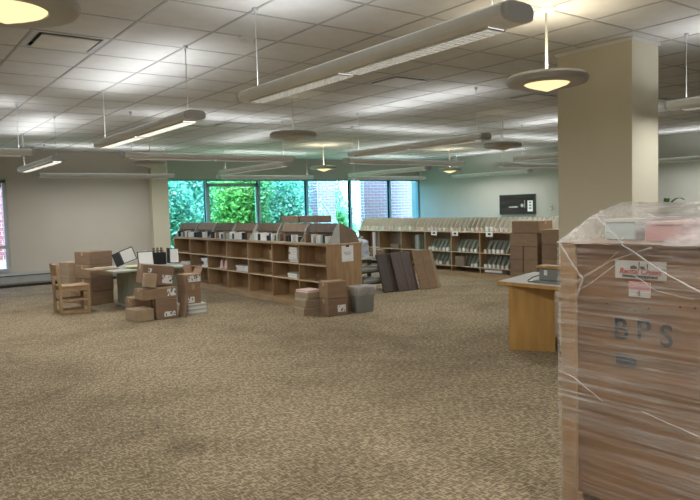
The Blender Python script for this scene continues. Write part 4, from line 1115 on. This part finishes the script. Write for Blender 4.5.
# stair rail by the brick wall
sr = thing('stair_railing', 'white sloping stair railing outside beside the brick wall', 'railing', (13.0, 18.4, -.15))
for k in range(3): MB().tube([(-.65, .0, 1.95 - k * .32), (.75, .6, .75 - k * .32)], .035, 8).build('rail', 'rail', sr, True)
for q in (-.6, .05, .7): MB().tube([(q, .3 * (q + .65) / .7, 0), (q, .3 * (q + .65) / .7, 1.28 - (q - .05) * .86)], .03, 8).build('post', 'rail', sr, True)
random.seed(9)
def shrub(lab, x, y, rx, ry, z0, z1, n, m, nm='leafy_shrub', cat='shrub', trunk=True, size=.075):
    t = thing(nm, lab, cat, (x, y, -.15), group='greenery outside the windows')
    vs = []; fs = []
    lob = [(random.uniform(-.6, .6) * rx, random.uniform(-.6, .6) * ry, random.uniform(.15, .9), random.uniform(.4, .62)) for _ in range(18)]
    for k in range(n):
        lx, ly, lz, lr = random.choice(lob)
        d_ = Vector((random.gauss(0, 1), random.gauss(0, 1), random.gauss(0, 1))).normalized() * lr * random.uniform(.55, 1.0)
        p = Vector((lx + d_.x * rx, ly + d_.y * ry, z0 + (z1 - z0) * min(1.05, max(-.0, lz + d_.z * .5))))
        a = Vector((random.gauss(0, 1), random.gauss(0, 1), random.gauss(0, .6))).normalized(); b_ = a.orthogonal().normalized()
        b_ = Matrix.Rotation(random.uniform(0, 6.28), 3, a) @ b_; s_ = size * random.uniform(.6, 1.35)
        o = len(vs); vs += [tuple(p - a * s_), tuple(p + b_ * s_ * .45), tuple(p + a * s_), tuple(p - b_ * s_ * .45)]; fs.append((o, o + 1, o + 2, o + 3))
    MB().add(vs, fs)
    me = bpy.data.meshes.new('foliage'); me.from_pydata(vs, [], fs); me.materials.append(M[m]); link('foliage', me, t, kind='stuff')
    if trunk:
        for k in range(3):
            a = k * 2.1; MB().tube([(0.1 * math.cos(a), .1 * math.sin(a), 0), (.25 * rx * math.cos(a), .25 * ry * math.sin(a), z0 + (z1 - z0) * .4), (.45 * rx * math.cos(a + .4), .4 * ry * math.sin(a + .4), z0 + (z1 - z0) * .75)], [.06, .045, .02], 6).build('branch', 'bark', t, True)
shrub('dense green shrub outside the leftmost big pane', 7.55, 19.6, 1.0, .8, .1, 3.1, 9000, 'leaf')
shrub('bright yellow-green shrub outside the clear second pane', 9.55, 18.6, 1.0, .7, .1, 3.0, 9000, 'leaf2')
shrub('mid green shrub outside the third pane', 11.55, 19.6, 1.0, .8, .1, 3.1, 8500, 'leaf')
shrub('low green shrub before the pillar outside', 15.0, 20.9, .55, .5, .0, 1.5, 2600, 'leaf2')
shrub('small shrub between pillar and brick wall outside', 16.4, 23.6, .9, .8, .1, 2.9, 2600, 'leaf')
shrub('clipped green hedge running behind the left and middle shrubs', 9.2, 21.6, 3.7, .5, .0, 3.3, 14000, 'leaf', 'garden_hedge', 'hedge', size=.10)
shrub('green tree standing behind the left shrubs', 8.0, 26.5, 2.2, 1.5, 1.0, 5.4, 6500, 'leaf', 'garden_tree', 'tree', size=.12)
shrub('dark green tree standing behind the middle shrubs', 13.2, 26.0, 2.0, 1.4, 1.6, 5.6, 5500, 'leaf', 'garden_tree', 'tree', size=.12)
shrub('tall tree standing behind the brick pillar', 18.5, 29.0, 3.0, 1.8, 2.4, 6.5, 5200, 'leaf', 'garden_tree', 'tree', size=.14)
